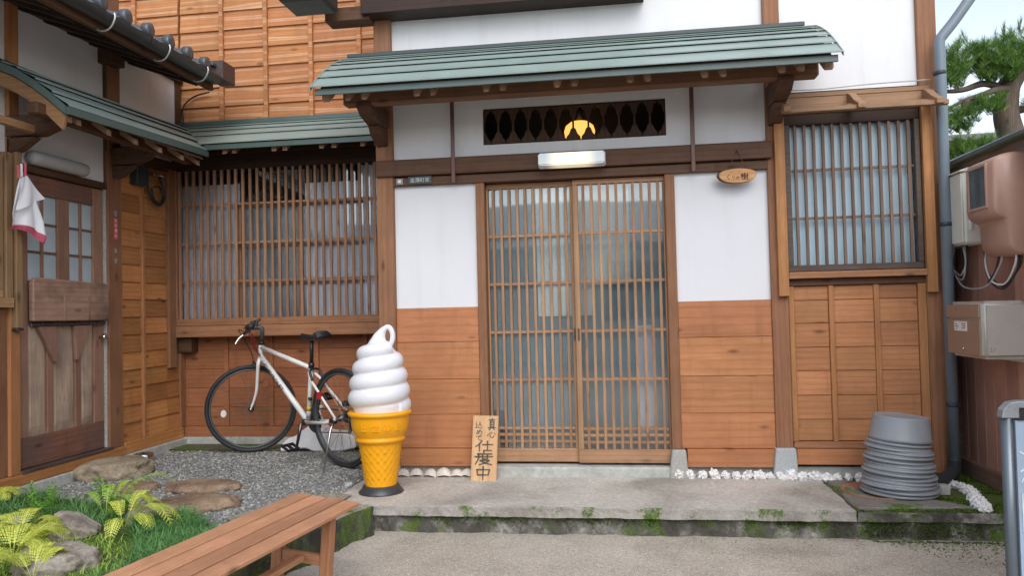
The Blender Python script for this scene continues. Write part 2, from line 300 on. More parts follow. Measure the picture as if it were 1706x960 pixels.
def mesh(name, verts, faces, mat, parent=None, smooth=False, loc=None, center=True):
    """verts in world space; origin put at their centre"""
    V = np.array(verts, dtype=float)
    if loc is None: loc = (V.min(0)+V.max(0))/2 if center else np.zeros(3)
    V = V - np.array(loc)
    me = bpy.data.meshes.new(name); me.from_pydata(V.tolist(), [], faces)
    bm = bmesh.new(); bm.from_mesh(me); bmesh.ops.recalc_face_normals(bm, faces=bm.faces); bm.to_mesh(me); bm.free()
    if smooth: me.polygons.foreach_set('use_smooth', [True]*len(me.polygons))
    return link(name, me, parent, mat, tuple(loc))
BOXC = {}
def box(name, x0, x1, y0, y1, z0, z1, mat, parent=None, bev=.003):
    dx, dy, dz = abs(x1-x0), abs(y1-y0), abs(z1-z0)
    bev = min(bev, min(dx, dy, dz)*.3)
    k = (round(dx, 4), round(dy, 4), round(dz, 4), mat, round(bev, 4))
    if k not in BOXC:
        bm = bmesh.new(); bmesh.ops.create_cube(bm, size=1)
        for v in bm.verts: v.co = Vector((v.co.x*dx, v.co.y*dy, v.co.z*dz))
        if bev > 0: bmesh.ops.bevel(bm, geom=bm.edges[:], offset=bev, segments=1, affect='EDGES')
        me = bpy.data.meshes.new(name); bm.to_mesh(me); bm.free(); me.materials.append(MATS[mat]); BOXC[k] = me
    return link(name, BOXC[k], parent, None, ((x0+x1)/2, (y0+y1)/2, (z0+z1)/2))
def prism(name, poly, axis, a0, a1, mat, parent=None, bev=.002):
    """poly: 2-D outline; axis 'x': (y,z) outline extruded in x, 'y': (x,z), 'z': (x,y)"""
    def p(u, v, a): return {'x': (a, u, v), 'y': (u, a, v), 'z': (u, v, a)}[axis]
    n_ = len(poly)
    V = [p(u, v, a0) for u, v in poly] + [p(u, v, a1) for u, v in poly]
    F = [list(range(n_)), list(range(2*n_-1, n_-1, -1))] + [[i, (i+1) % n_, n_+(i+1) % n_, n_+i] for i in range(n_)]
    o = mesh(name, V, F, mat, parent)
    if bev:
        bm = bmesh.new(); bm.from_mesh(o.data); bmesh.ops.bevel(bm, geom=bm.edges[:], offset=bev, segments=1, affect='EDGES', clamp_overlap=True); bm.to_mesh(o.data); bm.free()
    return o
def tubegeo(pts, r, seg=8, closed=False, cap=True, flat=None):
    P = [Vector(p) for p in pts]; n_ = len(P); R = r if hasattr(r, '__len__') else [r]*n_
    V = []; F = []; prev = None
    for i in range(n_):
        a = P[(i-1) % n_] if closed or i > 0 else P[i]; b_ = P[(i+1) % n_] if closed or i < n_-1 else P[i]
        t = (b_-a).normalized()
        if prev is None:
            nn = t.cross(Vector((0, 0, 1)))
            if nn.length < .1: nn = t.cross(Vector((1, 0, 0)))
        else: nn = prev - t*prev.dot(t)
        nn.normalize(); prev = nn; bb = t.cross(nn)
        for k in range(seg):
            an = 2*PI*k/seg
            V.append(P[i] + nn*(math.cos(an)*R[i]) + bb*(math.sin(an)*R[i]))
    m_ = n_ if closed else n_-1
    for i in range(m_):
        for k in range(seg):
            j = (i+1) % n_
            F.append([i*seg+k, i*seg+(k+1) % seg, j*seg+(k+1) % seg, j*seg+k])
    if cap and not closed:
        F.append(list(range(seg))); F.append([(n_-1)*seg+k for k in range(seg-1, -1, -1)])
    return [tuple(v) for v in V], F
def merge(parts):
    V = []; F = []
    for v, f in parts:
        o = len(V); V += list(v); F += [[i+o for i in q] for q in f]
    return V, F
def tube(name, pts, r, mat, parent=None, seg=8, closed=False, smooth=True):
    v, f = tubegeo(pts, r, seg, closed); return mesh(name, v, f, mat, parent, smooth)
def smoothpts(pts, k=6):
    """Catmull-Rom"""
    P = [Vector(p) for p in pts]; out = []
    for i in range(len(P)-1):
        a = P[max(i-1, 0)]; b_ = P[i]; c = P[i+1]; d = P[min(i+2, len(P)-1)]
        for j in range(k):
            t = j/k
            out.append(.5*((2*b_) + (c-a)*t + (2*a-5*b_+4*c-d)*t*t + (3*b_-a-3*c+d)*t**3))
    out.append(P[-1]); return out
def lathegeo(prof, c, seg=48, fn=None):
    V = []; F = []; n_ = len(prof)
    for i, (r, z) in enumerate(prof):
        for k in range(seg):
            a = 2*PI*k/seg; rr = r + (fn(a, z) if fn else 0)
            V.append((c[0]+rr*math.cos(a), c[1]+rr*math.sin(a), c[2]+z))
    for i in range(n_-1):
        for k in range(seg): F.append([i*seg+k, i*seg+(k+1) % seg, (i+1)*seg+(k+1) % seg, (i+1)*seg+k])
    F.append(list(range(seg-1, -1, -1))); F.append([(n_-1)*seg+k for k in range(seg)])
    return V, F
def lathe(name, prof, c, mat, parent=None, seg=48, fn=None, smooth=True):
    v, f = lathegeo(prof, c, seg, fn); o = mesh(name, v, f, mat, parent, smooth)
    return o
def sharp(o, ang=35):
    me = o.data
    bm = bmesh.new(); bm.from_mesh(me)
    for e in bm.edges:
        if len(e.link_faces) == 2 and e.calc_face_angle(0) > rad(ang): e.smooth = False
    for f in bm.faces: f.smooth = True
    bm.to_mesh(me); bm.free(); return o
def boxgeo(x0, x1, y0, y1, z0, z1):
    V = [(x, y, z) for x in (x0, x1) for y in (y0, y1) for z in (z0, z1)]
    return V, [[0, 1, 3, 2], [4, 6, 7, 5], [0, 4, 5, 1], [2, 3, 7, 6], [0, 2, 6, 4], [1, 5, 7, 3]]
def ribbon(strokes, fn, wid, th=.0015, seg=6):
    """brush strokes: list of polylines in unit square, fn(u,v)->(point, normal)"""
    parts = []
    for st in strokes:
        sp = smoothpts([(u, v, 0) for u, v in st], 5) if len(st) > 2 and not getattr(st, 'hard', 0) else [Vector((u, v, 0)) for u, v in st]
        pts = [Vector(fn(p.x, p.y)) for p in sp]; n_ = len(pts)
        nn = Vector(fn.normal); V = []; F = []
        for i, p in enumerate(pts):
            t = (pts[min(i+1, n_-1)]-pts[max(i-1, 0)]).normalized(); s = nn.cross(t).normalized()
            w_ = wid*(1.15-.4*i/max(n_-1, 1))*.5
            ex = t*(w_*.5)*(-1 if i == 0 else 1 if i == n_-1 else 0)
            V += [p+ex-s*w_, p+ex+s*w_, p+ex+s*w_+nn*th, p+ex-s*w_+nn*th]
        for i in range(n_-1):
            a = 4*i
            for k in range(4): F.append([a+k, a+(k+1) % 4, a+4+(k+1) % 4, a+4+k])
        F += [[0, 1, 2, 3], [4*n_-1, 4*n_-2, 4*n_-3, 4*n_-4]]
        parts.append(([tuple(v) for v in V], F))
    return merge(parts)
def plane_fn(origin, ux, uy, nrm):
    o_, a, b_ = Vector(origin), Vector(ux), Vector(uy)
    def f(u, v): return o_ + a*u + b_*v
    f.normal = Vector(nrm); return f
def textgeo(s, size, ext=.0008):
    c = bpy.data.curves.new('t', 'FONT'); c.body = s; c.size = size; c.extrude = ext; c.resolution_u = 3
    o = bpy.data.objects.new('t', c); COL.objects.link(o)
    dg = bpy.context.evaluated_depsgraph_get(); me = bpy.data.meshes.new_from_object(o.evaluated_get(dg))
    V = [tuple(v.co) for v in me.vertices]; F = [list(p.vertices) for p in me.polygons]
    bpy.data.objects.remove(o); bpy.data.curves.remove(c); bpy.data.meshes.remove(me)
    if not V: V, F = boxgeo(0, size, 0, size, 0, .001)
    return V, F
def text(name, s, h, origin, ux, uy, mat, parent, width=None):
    """text filling height h (and width) from origin along unit vectors"""
    V, F = textgeo(s, 1, .01); A = np.array(V); mn, mx = A.min(0), A.max(0)
    k = h/(mx[1]-mn[1]); kx = width/(mx[0]-mn[0]) if width else k
    o_, a, b_ = Vector(origin), Vector(ux).normalized(), Vector(uy).normalized(); nn = a.cross(b_)
    P = [tuple(o_ + a*((v[0]-mn[0])*kx) + b_*((v[1]-mn[1])*k) + nn*((v[2])*.06)) for v in V]
    return mesh(name, P, F, mat, parent)
# ================================================================= GROUND
def sheet(name, poly, z, mat, kind='structure', top=None):
    V = [(x, y, z) for x, y in poly]; o = mesh(name, V, [list(range(len(V)))], mat, None, center=False); 
    if kind: o['kind'] = kind
    return o
sheet('road', [(-150, -150), (150, -150), (150, 150), (-150, 150)], -.154, 'road_concrete')
def solid(name, poly, z0, z1, mat, sidemat=None):
    n_ = len(poly); V = [(x, y, z1) for x, y in poly] + [(x, y, z0) for x, y in poly]
    F = [list(range(n_))] + [[i, n_+i, n_+(i+1) % n_, (i+1) % n_] for i in range(n_)]
    o = mesh(name, V, F, mat, None, center=False); o['kind'] = 'structure'
    if sidemat:
        o.data.materials.append(MATS[sidemat])
        for i, p in enumerate(o.data.polygons): p.material_index = 0 if abs(p.normal.z) > .5 else 1
    return o
def rough_solid(name, poly, z0, z1, mat, sidemat, res=.03, amp=.006, seed=1, topamp=.0015):
    """extruded outline with irregular worn edges"""
    rs = np.random.RandomState(seed); P = []
    n_ = len(poly)
    for i in range(n_):
        a = Vector(poly[i]); b_ = Vector(poly[(i+1) % n_]); k = max(1, int((b_-a).length/res))
        for j in range(k): P.append(a.lerp(b_, j/k))
    m_ = len(P); ph = rs.rand(6)*6
    def j(i, s): 
        return amp*(math.sin(i*.31+ph[0])*.5+math.sin(i*.83+ph[1])*.4+(rs.rand()-.5)*.9)*s
    rows = []
    for (z, s, ins) in ((z1, .7, .006), (z1-.008, 1, 0), ((z0+z1)/2, 1.2, .0), (z0, 1.5, -.002)):
        row = []
        for i, p in enumerate(P):
            a = P[i-1]; b_ = P[(i+1) % m_]; t = (b_-a).normalized(); nn = Vector((t.y, -t.x))
            q = p + nn*(j(i, s)-ins); row.append((q.x, q.y, z))
        rows.append(row)
    V = [v for r_ in rows for v in r_]; F = [list(range(m_))]
    for r_ in range(3):
        for i in range(m_): F.append([r_*m_+i, (r_+1)*m_+i, (r_+1)*m_+(i+1) % m_, r_*m_+(i+1) % m_])
    o = mesh(name, V, F, mat, None, center=False); o['kind'] = 'structure'
    o.data.materials.append(MATS[sidemat])
    for i, p in enumerate(o.data.polygons): p.material_index = 1 if i >= 1 else 0
    return o
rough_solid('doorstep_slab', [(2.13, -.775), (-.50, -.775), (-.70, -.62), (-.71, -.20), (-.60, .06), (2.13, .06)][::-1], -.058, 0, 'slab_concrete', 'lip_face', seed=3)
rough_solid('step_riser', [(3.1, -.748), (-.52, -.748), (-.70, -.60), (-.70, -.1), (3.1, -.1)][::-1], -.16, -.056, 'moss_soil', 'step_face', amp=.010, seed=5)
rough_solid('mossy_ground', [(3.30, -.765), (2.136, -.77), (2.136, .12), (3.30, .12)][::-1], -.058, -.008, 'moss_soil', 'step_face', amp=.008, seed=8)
solid('yard_ground', [(3.3, .1), (3.3, 1.5), (30, 1.5), (30, 40), (2.9, 40), (2.9, .1)], -.16, -.012, 'moss_soil')
rough_solid('paving_slab', [(2.15, -.30), (2.15, -.735), (2.72, -.70), (2.60, -.56), (2.36, -.44), (2.22, -.25)], -.01, .006, 'slate', 'slate', res=.05, amp=.005, seed=9)
rough_solid('paving_slab', [(2.16, .0), (2.15, -.24), (2.24, -.20), (2.30, -.05)], -.01, .004, 'slate', 'slate', res=.05, amp=.005, seed=10)
solid('gravel_ground', [(-.56, -.82), (-.60, -.60), (-.60, 1.25), (-2.8, 1.25), (-2.8, -4), (-1.52, -4), (-.84, -2.05), (-.64, -1.25)], -.16, -.006, 'gravel_wash')
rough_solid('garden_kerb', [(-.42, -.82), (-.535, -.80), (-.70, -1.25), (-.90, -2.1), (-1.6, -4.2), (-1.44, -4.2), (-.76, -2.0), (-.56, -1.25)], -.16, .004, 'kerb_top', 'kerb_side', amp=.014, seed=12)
rough_solid('lichen_paving', [(-.62, .84), (-2.72, .88), (-2.72, 1.18), (-.62, 1.18)], -.012, .006, 'lichen_strip', 'lichen_strip', amp=.01, seed=13)
rough_solid('garden_bed', [(-2.70, -.72), (-2.0, -.86), (-1.3, -1.16), (-.99, -1.45), (-.87, -2.0), (-1.5, -4), (-2.75, -4)][::-1], -.02, .012, 'garden_soil', 'garden_soil', amp=.02, seed=14)
# pale flat stepping slab half hidden behind the bench end
rough_solid('paving_slab', [(-.62, -.60), (-.64, -.82), (-.98, -1.25), (-1.12, -1.12), (-.92, -.74), (-.76, -.56)], -.008, .012, 'kerb_top', 'kerb_top', res=.04, amp=.012, seed=21)

# ================================================================= MAIN HOUSE
H = thing('wooden_house', 'two-storey wooden shop house with white plaster panels, brown posts and sliding lattice doors', 'house', (.6, 0, 0))
def P(u): return u
# plaster panels (front face y=.02)
for (x0, x1, z0, z1, mt) in ((-.515, .05, 1.095, 1.925, 'plaster_bright'), (1.31, 1.885, 1.095, 1.925, 'plaster_bright'),
                             (-.52, -.095, 2.07, 2.56, 'plaster'), (1.435, 1.885, 2.05, 2.52, 'plaster'),
                             (-.52, 1.89, 2.56, 3.02, 'plaster'), (1.97, 2.79, 2.38, 4.2, 'plaster'), (1.16, 1.89, 3.02, 4.2, 'plaster')):
    box('plaster_panel', x0, x1, .02, .06, z0, z1, mt, H, bev=0)
# centre panel with the transom opening, as four butting pieces
for (x0, x1, z0, z1) in ((-.095, 1.435, 2.40, 2.56), (-.095, 1.435, 2.05, 2.155), (-.095, .097, 2.155, 2.40), (1.279, 1.435, 2.155, 2.40)):
    box('plaster_panel', x0, x1, .02, .06, z0, z1, 'plaster', H, bev=0)
# posts
for (x0, x1, y0, z0, z1, mt) in ((-.622, -.508, -.02, .02, 4.3, 'post_z'), (1.885, 1.985, -.012, .182, 4.3, 'post_z'),
                                 (2.785, 2.895, -.012, .03, 4.3, 'post_z'), (.043, .099, -.006, .06, 1.905, 'post_z'), (1.256, 1.318, -.006, .172, 1.905, 'post_z')):
    box('post', x0, x1, y0, .09, z0, z1, mt, H, bev=.004)
# beams over the doors
box('beam', -.619, 1.91, -.045, .07, 1.968, 2.075, 'beam_x', H, bev=.004)
box('lintel', -.51, 1.888, -.014, .07, 1.905, 1.962, 'beam_x', H)
for x in (-.105, 1.422): box('hanging_rod', x, x+.026, -.055, -.046, 1.905, 2.50, 'rod_brown', H, bev=.004)
# shut gaps / interior
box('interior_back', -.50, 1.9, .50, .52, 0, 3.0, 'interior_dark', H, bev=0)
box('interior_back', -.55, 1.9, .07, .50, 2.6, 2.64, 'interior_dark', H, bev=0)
# left and right lower board panels
for (xa, xb) in ((-.508, .043), (1.318, 1.885)):
    zs = [.176, .394, .626, .868, 1.094]
    for i in range(4): box('board', xa, xb, .004+.003*(i % 2), .03, zs[i]+.0015, zs[i+1]-.0005, 'board_porch', H, bev=.002)
    box('base_board', xa+(.0 if xa < 0 else .03), xb, -.014, .03, .062, .174, 'board_porch', H)
box('foundation', -.60, 2.9, .03, .09, -.05, .06, 'concrete_pale', H, bev=0)
box('threshold', .045, 1.26, -.03, .12, -.02, .062, 'concrete_pale', H, bev=.01)
# stones under the posts
for (a, b_, c, d) in ((1.232, 1.353, 1.253, 1.338), (1.853, 2.006, 1.876, 1.994)):
    prism('base_stone', [(a, -.02), (b_, -.02), (d, .172 if a < 1.5 else .184), (c, .172 if a < 1.5 else .184)], 'y', -.045, .10, 'granite' if a < 1.5 else 'granite_blue', H, .006)
prism('base_stone', [(-.64, -.02), (-.49, -.02), (-.505, .16), (-.625, .16)], 'y', -.045, .10, 'granite', H, .006)
# sliding doors
def door_leaf(x0, x1, y, sl_l, sl_r, first):
    d = box('sliding_door', x0, x1, y, y+.028, .078, .164, 'lattice_x', H)         # bottom rail carries the leaf
    box('door_rail', x0, x1, y, y+.028, 1.868, 1.90, 'lattice_x', d)
    box('door_stile', x0, x0+sl_l, y, y+.028, .164, 1.868, 'lattice_z', d)
    box('door_stile', x1-sl_r, x1, y, y+.028, .164, 1.868, 'lattice_z', d)
    a, b_ = x0+sl_l, x1-sl_r
    for z in (1.553, 1.238, .922, .610, .295, .2525, .2085): box('lattice_rail', a, b_, y+.0085, y+.0235, z-.009, z+.009, 'lattice_x', d, bev=.0015)
    n_ = 10; st = (b_-a)/(n_+.15)
    for i in range(n_): 
        xc = a + st*(i+.62); box('lattice_bar', xc-.0092, xc+.0092, y+.004, y+.0195, .164, 1.868, 'lattice_z', d, bev=.0015)
    g = mesh('glass_pane', [(a, y+.026, .164), (b_, y+.026, .164), (b_, y+.026, 1.868), (a, y+.026, 1.868)], [[0, 1, 2, 3]], 'glass', d)
    return d
dl = door_leaf(.10, .684, .062, .012, .034, 0); dr = door_leaf(.672, 1.256, .028, .034, .012, 1)
for x, d in ((.662, dl), (.690, dr)):
    y = .061 if d is dl else .027
    box('door_pull', x-.006, x+.006, y-.002, y, .86, .94, 'frame_grey', d, bev=.0008)
# frosted glass and curtains behind the doors
def drape(name, x0, x1, y, z0, z1, mat, amp=.008, k=40, n_=60, parent=H):
    V = []; F = []
    for i in range(n_+1):
        x = x0+(x1-x0)*i/n_; yy = y+amp*math.sin(x*k)+amp*.5*math.sin(x*k*2.3+1)
        V += [(x, yy, z0), (x, yy, z1)]
    for i in range(n_): F.append([2*i, 2*i+2, 2*i+3, 2*i+1])
    return mesh(name, V, F, mat, parent, True)
drape('frosted_panel', .10, 1.256, .112, .08, 1.9, 'frost_dark', .003, 11)
drape('door_curtain', .425, .80, .100, 1.02, 1.9, 'frost_pale', .004, 30); drape('door_curtain', .80, 1.03, .102, 1.22, 1.9, 'frost_pale', .003, 25)
drape('door_curtain', 1.05, 1.17, .102, .25, .95, 'paper_pale', .004, 60)
# transom grille with lamp
tr_ = box('transom_frame', .097, 1.279, .055, .07, 2.385, 2.40, 'dark_x', H, bev=0)
box('transom_rail', .097, 1.279, .05, .068, 2.155, 2.168, 'dark_x', tr_, bev=0)
hw = [(0, .05), (.08, .049), (.13, .041), (.17, .031), (.24, .024), (.30, .019), (.335, .013), (.355, .0065), (.66, .0065), (.69, .012), (.73, .017), (.80, .020), (.87, .025), (.92, .033), (.96, .045), (1, .05)]
def slat_poly(xc, w_): return [(xc-h*w_, 2.165+t*.222) for t, h in hw] + [(xc+h*w_, 2.165+t*.222) for t, h in hw[::-1]]
st = (1.279-.097)/12
for i in range(13):
    prism('transom_slat', slat_poly(.097+st*i, .93), 'y', .045, .06, 'dark_z', tr_, 0)
for (x0, x1, y0, y1, z0, z1) in ((.08, 1.30, .30, .31, 2.1, 2.45), (.08, 1.30, .07, .30, 2.42, 2.43), (.08, 1.30, .07, .30, 2.12, 2.13), (.07, .08, .07, .30, 2.12, 2.43), (1.30, 1.31, .07, .30, 2.12, 2.43)):
    box('transom_recess', x0, x1, y0, y1, z0, z1, 'interior_dark', H, bev=0)
lp = thing('paper_lantern', 'round glowing orange lamp behind the dark carved grille above the doors', 'lamp', (.722, .19, 2.15))
lathe('lantern_shade', [(.02, .0), (.07, .012), (.097, .05), (.103, .085), (.092, .12), (.06, .145), (.02, .152)], (.722, .19, 2.165), 'paper_lamp', lp, 40)
lathe('lantern_cap', [(.018, .152), (.018, .27)], (.722, .19, 2.165), 'black_plastic', lp, 12)

# -------- curved canopy roof over the doors
CX0, CX1 = -.80, 2.165
prof = [(0.0, 2.775), (-.10, 2.737), (-.20, 2.688), (-.30, 2.634), (-.40, 2.570), (-.50, 2.500), (-.58, 2.440), (-.625, 2.405)]
def pz(y):
    for (a, za), (b_, zb) in zip(prof, prof[1:]):
        if b_ <= y <= a: return za+(zb-za)*(y-a)/(b_-a)
    return prof[-1][1] if y < -.6 else prof[0][1]
soff = []
ys = [0.02, -.1, -.2, -.3, -.4, -.5, -.59]
poly = [(y, pz(min(y, 0))-.012) for y in ys] + [(y, pz(min(y, 0))-.028) for y in ys[::-1]]
canopy = prism('canopy', poly, 'x', CX0+.03, CX1-.03, 'soffit', H, 0)
sy = [0.0, -.075, -.165, -.265, -.375, -.495, -.628]
for i in range(6):
    ya, yb = sy[i], sy[i+1]; k = 4
    top = [(ya+(yb-ya)*j/k - (.014 if j == k else 0), pz(ya+(yb-ya)*j/k)+.003+.0075*(j/k)) for j in range(k+1)]
    e = .010*(i/5)**2
    V = []; F = []
    for (xx, dx) in ((CX0, -1), (CX1, 1)):
        for y, z in top: V.append((xx+dx*.022, y, z))
    F = [[j, j+1, k+2+j, k+1+j] for j in range(k)]
    zb = top[-1][1]; yb_ = top[-1][0]
    V += [(V[k][0], yb_+.002, zb-.005), (V[2*k+1][0], yb_+.002, zb-.005)]; F.append([k, 2*k+2, 2*k+3, 2*k+1])
    s_ = mesh('roof_sheet', V, F, 'roof_metal', canopy)
    if i < 5: box('joint_shade', CX0, CX1, yb_+.012, yb_+.015, zb-.024, zb-.004, 'interior_dark', canopy, 0)  # black strip under each lip, painting in the shade of the overlap
for (xa, xb) in ((CX0-.027, CX0-.0225), (CX1+.0225, CX1+.027)):
    prism('roof_edge', [(y, z+.014) for y, z in prof]+[(y, z-.012) for y, z in prof[::-1]], 'x', xa, xb, 'roof_metal', canopy, 0)
box('fascia', CX0-.0, CX1+.0, -.612, -.598, 2.370, 2.408, 'fascia_metal', canopy, bev=.002)
box('ridge_cap', -.80, 2.13, -.045, .015, 2.775, 2.802, 'ridge_metal', canopy, bev=.004)
box('eave_board', CX0+.04, CX1-.04, -.596, -.555, 2.385, 2.405, 'beam_x', canopy)
box('purlin', -.71, 2.12, -.385, -.30, 2.362, 2.46, 'post_x', canopy, bev=.01)
for xx in [-.755, -.62, -.52] + [a + .4163*k for k in range(5) for a in (-.197, -.098)] + [1.885, 1.985, 2.13]:
    ry = [0.0, -.15, -.3, -.45, -.545]
    t = [(y, pz(y)-.062) for y in ry]; bt = [(y, pz(y)-.125) for y in ry[::-1]]
    big = xx in (-.755, 2.13); w_ = .022 if not big else .03
    prism('rafter', t+bt, 'x', xx-w_, xx+w_, 'rafter', canopy, .010)
for xx in (-.575, 1.935):
    prism('bracket', [(.0, 2.41), (.0, 2.295), (-.17, 2.275), (-.33, 2.30), (-.40, 2.345), (-.40, 2.375), (-.30, 2.375), (-.30, 2.41)], 'x', xx-.045, xx+.045, 'bracket', canopy, .005)
    prism('bracket', [(.0, 2.293), (.0, 2.17), (-.06, 2.175), (-.16, 2.225), (-.20, 2.272)], 'x', xx-.038, xx+.038, 'bracket', canopy, .005)

# -------- upper eave box and gutter end at the top of the picture
box('upper_window_box', -.66, 1.16, -.16, .02, 3.02, 3.5, 'dark_x', H)
box('upper_beam', -.92, -.62, -.12, .02, 3.00, 3.09, 'beam_x', H)
box('gutter_end', -1.10, -.80, -.45, -.18, 3.02, 3.3, 'gutter_metal', H, bev=.02)

# -------- right bay : lattice window, boards and hood
win = box('lattice_window', 1.985, 2.775, -.02, .03, 1.262, 1.300, 'frame_grey', H)
box('window_head', 1.985, 2.775, -.02, .03, 2.165, 2.235, 'dark_x', win)
box('window_stile', 1.985, 2.022, -.022, .03, 1.300, 2.165, 'frame_grey', win); box('window_stile', 2.745, 2.775, -.022, .03, 1.300, 2.165, 'frame_grey', win)
for z in (1.887, 1.589): box('lattice_rail', 2.022, 2.745, .006, .018, z-.008, z+.008, 'lattice_grey', win, bev=.001)
for i in range(13):
    xc = 2.022+.723*(i+.62)/13.2; box('lattice_bar', xc-.0085, xc+.0085, -.012, .008, 1.300, 2.165, 'lattice_grey', win, bev=.0015)
mesh('glass_pane', [(2.02, .024, 1.30), (2.76, .024, 1.30), (2.76, .024, 2.165), (2.02, .024, 2.165)], [[0, 1, 2, 3]], 'glass_dull', win)
drape('frosted_panel', 2.02, 2.75, .055, 1.29, 2.17, 'frost_blue', .001, 9)
box('hanging_post', 1.925, 1.985, -.05, -.013, 1.112, 2.27, 'post_orange', H); box('hanging_post', 2.78, 2.838, -.05, -.013, 1.115, 2.235, 'post_orange', H)
box('window_sill', 1.985, 2.78, -.055, .0, 1.217, 1.258, 'sill_x', H)
for ci, (xa, xb) in enumerate(((2.02, 2.222), (2.254, 2.486), (2.514, 2.735))):
    zs = [.222, .352, .500, .650, .794, .941, 1.083, 1.172]
    for i in range(7): box('board', xa, xb, .010+.002*((i+ci) % 2), .03, zs[i]+.002, zs[i+1]-.001, 'board_x', H, bev=.002)
for x in (2.238, 2.500): box('batten', x-.0155, x+.0155, -.006, .03, .220, 1.172, 'post_orange', H)
box('batten', 1.987, 2.019, -.006, .03, .220, 1.172, 'post_orange', H); box('batten', 2.736, 2.784, -.006, .03, .220, 1.172, 'post_orange', H)
box('panel_rail', 1.987, 2.784, -.010, .03, 1.174, 1.214, 'beam_x', H); box('panel_rail', 1.99, 2.784, -.012, .03, .180, .219, 'sill_x', H)
box('base_board', 2.005, 2.784, -.005, .03, .078, .178, 'board_porch', H)
hood = box('window_hood', 1.955, 2.84, -.035, .02, 2.333, 2.36, 'hood', H)
box('hood_back', 1.965, 2.84, -.03, .01, 2.235, 2.333, 'hood', hood)
box('hood_rail', 1.95, 2.87, -.225, -.185, 2.198, 2.225, 'hood', hood); box('hood_rail', 1.96, 2.86, -.15, -.12, 2.232, 2.25, 'hood', hood)
for x in (1.968, 2.385, 2.815):
    cv = [(-.03, 2.345), (-.09, 2.318), (-.16, 2.272), (-.225, 2.24), (-.25, 2.232), (-.25, 2.200), (-.17, 2.205), (-.10, 2.232), (-.03, 2.27)]
    prism('hood_bracket', cv, 'x', x-.022, x+.022, 'hood', hood, .003)
tube('window_wire', smoothpts([(1.93, -.06, 2.375), (2.2, -.05, 2.372), (2.5, -.05, 2.385), (2.84, -.05, 2.39)]), .004, 'wire_grey', H, 5)

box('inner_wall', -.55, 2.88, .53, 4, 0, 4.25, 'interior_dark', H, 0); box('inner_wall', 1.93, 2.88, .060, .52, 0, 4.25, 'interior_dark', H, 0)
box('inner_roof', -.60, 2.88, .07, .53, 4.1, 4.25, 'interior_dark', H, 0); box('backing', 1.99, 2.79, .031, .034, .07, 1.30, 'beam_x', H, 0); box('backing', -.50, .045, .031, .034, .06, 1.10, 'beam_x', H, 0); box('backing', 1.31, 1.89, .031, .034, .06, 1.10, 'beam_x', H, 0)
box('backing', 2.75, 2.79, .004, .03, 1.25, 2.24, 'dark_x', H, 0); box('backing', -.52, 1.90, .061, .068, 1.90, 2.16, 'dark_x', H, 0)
# ================================================================= RECESSED WING behind the bicycle
R = 1.19
Wg = thing('recessed_wing', 'set-back wooden wing with wide lattice window, clapboard above and green metal awning', 'house wing', (-1.7, R, 0))
box('foundation', -2.76, -.60, R-.045, R+.02, -.03, .062, 'concrete_pale', Wg, bev=.006)
bx = [-2.74, -2.345, -1.948, -1.548, -1.128, -.60]
# lower boards
for ci in range(5):
    zs = [.15, .31, .47, .63, .79, .95]
    for i in range(5): box('board', bx[ci]+.02, bx[ci+1]-.02, R+.002*((i+ci) % 2), R+.03, zs[i], zs[i+1]-.002, 'board_low', Wg, bev=.002)
for x in bx: box('batten', x-.02, x+.02, R-.016, R+.03, .15, .95, 'board_low', Wg)
box('base_board', -2.75, -.60, R-.02, R+.03, .064, .148, 'board_low', Wg)
# upper clapboards, each row overlapping the one below
rows = 9; zb = 2.72
for ri in range(9):
    z0 = zb+.163*ri-.02
    cols = bx if ri < 2 else [-3.55, -3.15]+bx
    for ci in range(len(cols)-1):
        xa, xb_ = cols[ci]+.012, cols[ci+1]-.012
        V = [(xa, R-.012, z0), (xb_, R-.012, z0), (xb_, R+.004, z0+.170), (xa, R+.004, z0+.170), (xa, R+.02, z0), (xb_, R+.02, z0), (xb_, R+.02, z0+.170), (xa, R+.02, z0+.170)]
        mesh('clapboard', V, [[0, 1, 2, 3], [4, 7, 6, 5], [0, 4, 5, 1], [2, 6, 7, 3], [0, 3, 7, 4], [1, 5, 6, 2]], 'board_upper', Wg)
for x in [-3.15]+bx[1:-1]: box('batten', x-.018, x+.018, R-.034, R+.01, 2.70 if x > -3 else 3.05, 4.2, 'board_upper', Wg, bev=.003)
# window bay
wn = box('lattice_window', -2.72, -.60, 1.035, 1.10, 1.0, 1.058, 'sill_x', Wg)
box('window_sill', -2.735, -.60, 1.02, R, .905, .998, 'sill_x', Wg)
box('window_post', -2.727, -2.69, 1.03, R, 1.058, 2.30, 'post_z', wn)
box('window_head', -2.73, -.60, 1.04, R+.02, 2.29, 2.50, 'dark_x', wn)
for z in (2.004, 1.680, 1.362): box('lattice_rail', -2.69, -.62, 1.062, 1.074, z-.009, z+.009, 'lattice_recess_x', wn, bev=.001)
for i in range(30):
    xc = -2.672+.0626*i; box('lattice_bar', xc-.0115, xc+.0115, 1.045, 1.063, 1.058, 2.29, 'lattice_recess', wn, bev=.0015)
mesh('glass_pane', [(-2.69, 1.115, 1.05), (-.60, 1.115, 1.05), (-.60, 1.115, 2.29), (-2.69, 1.115, 2.29)], [[0, 1, 2, 3]], 'glass', wn)
drape('paper_screen', -2.69, -2.17, 1.124, 1.05, 2.18, 'paper_pale', .001, 9, parent=Wg); drape('paper_screen', -1.60, -1.12, 1.124, 1.05, 2.16, 'paper_pale', .001, 9, parent=Wg); drape('paper_screen', -1.12, -.6, 1.124, 1.05, 2.285, 'paper_pale', .001, 9, parent=Wg)
drape('sash_panel', -2.17, -1.60, 1.123, 1.05, 2.0, 'sash_dark', .001, 9, parent=Wg)
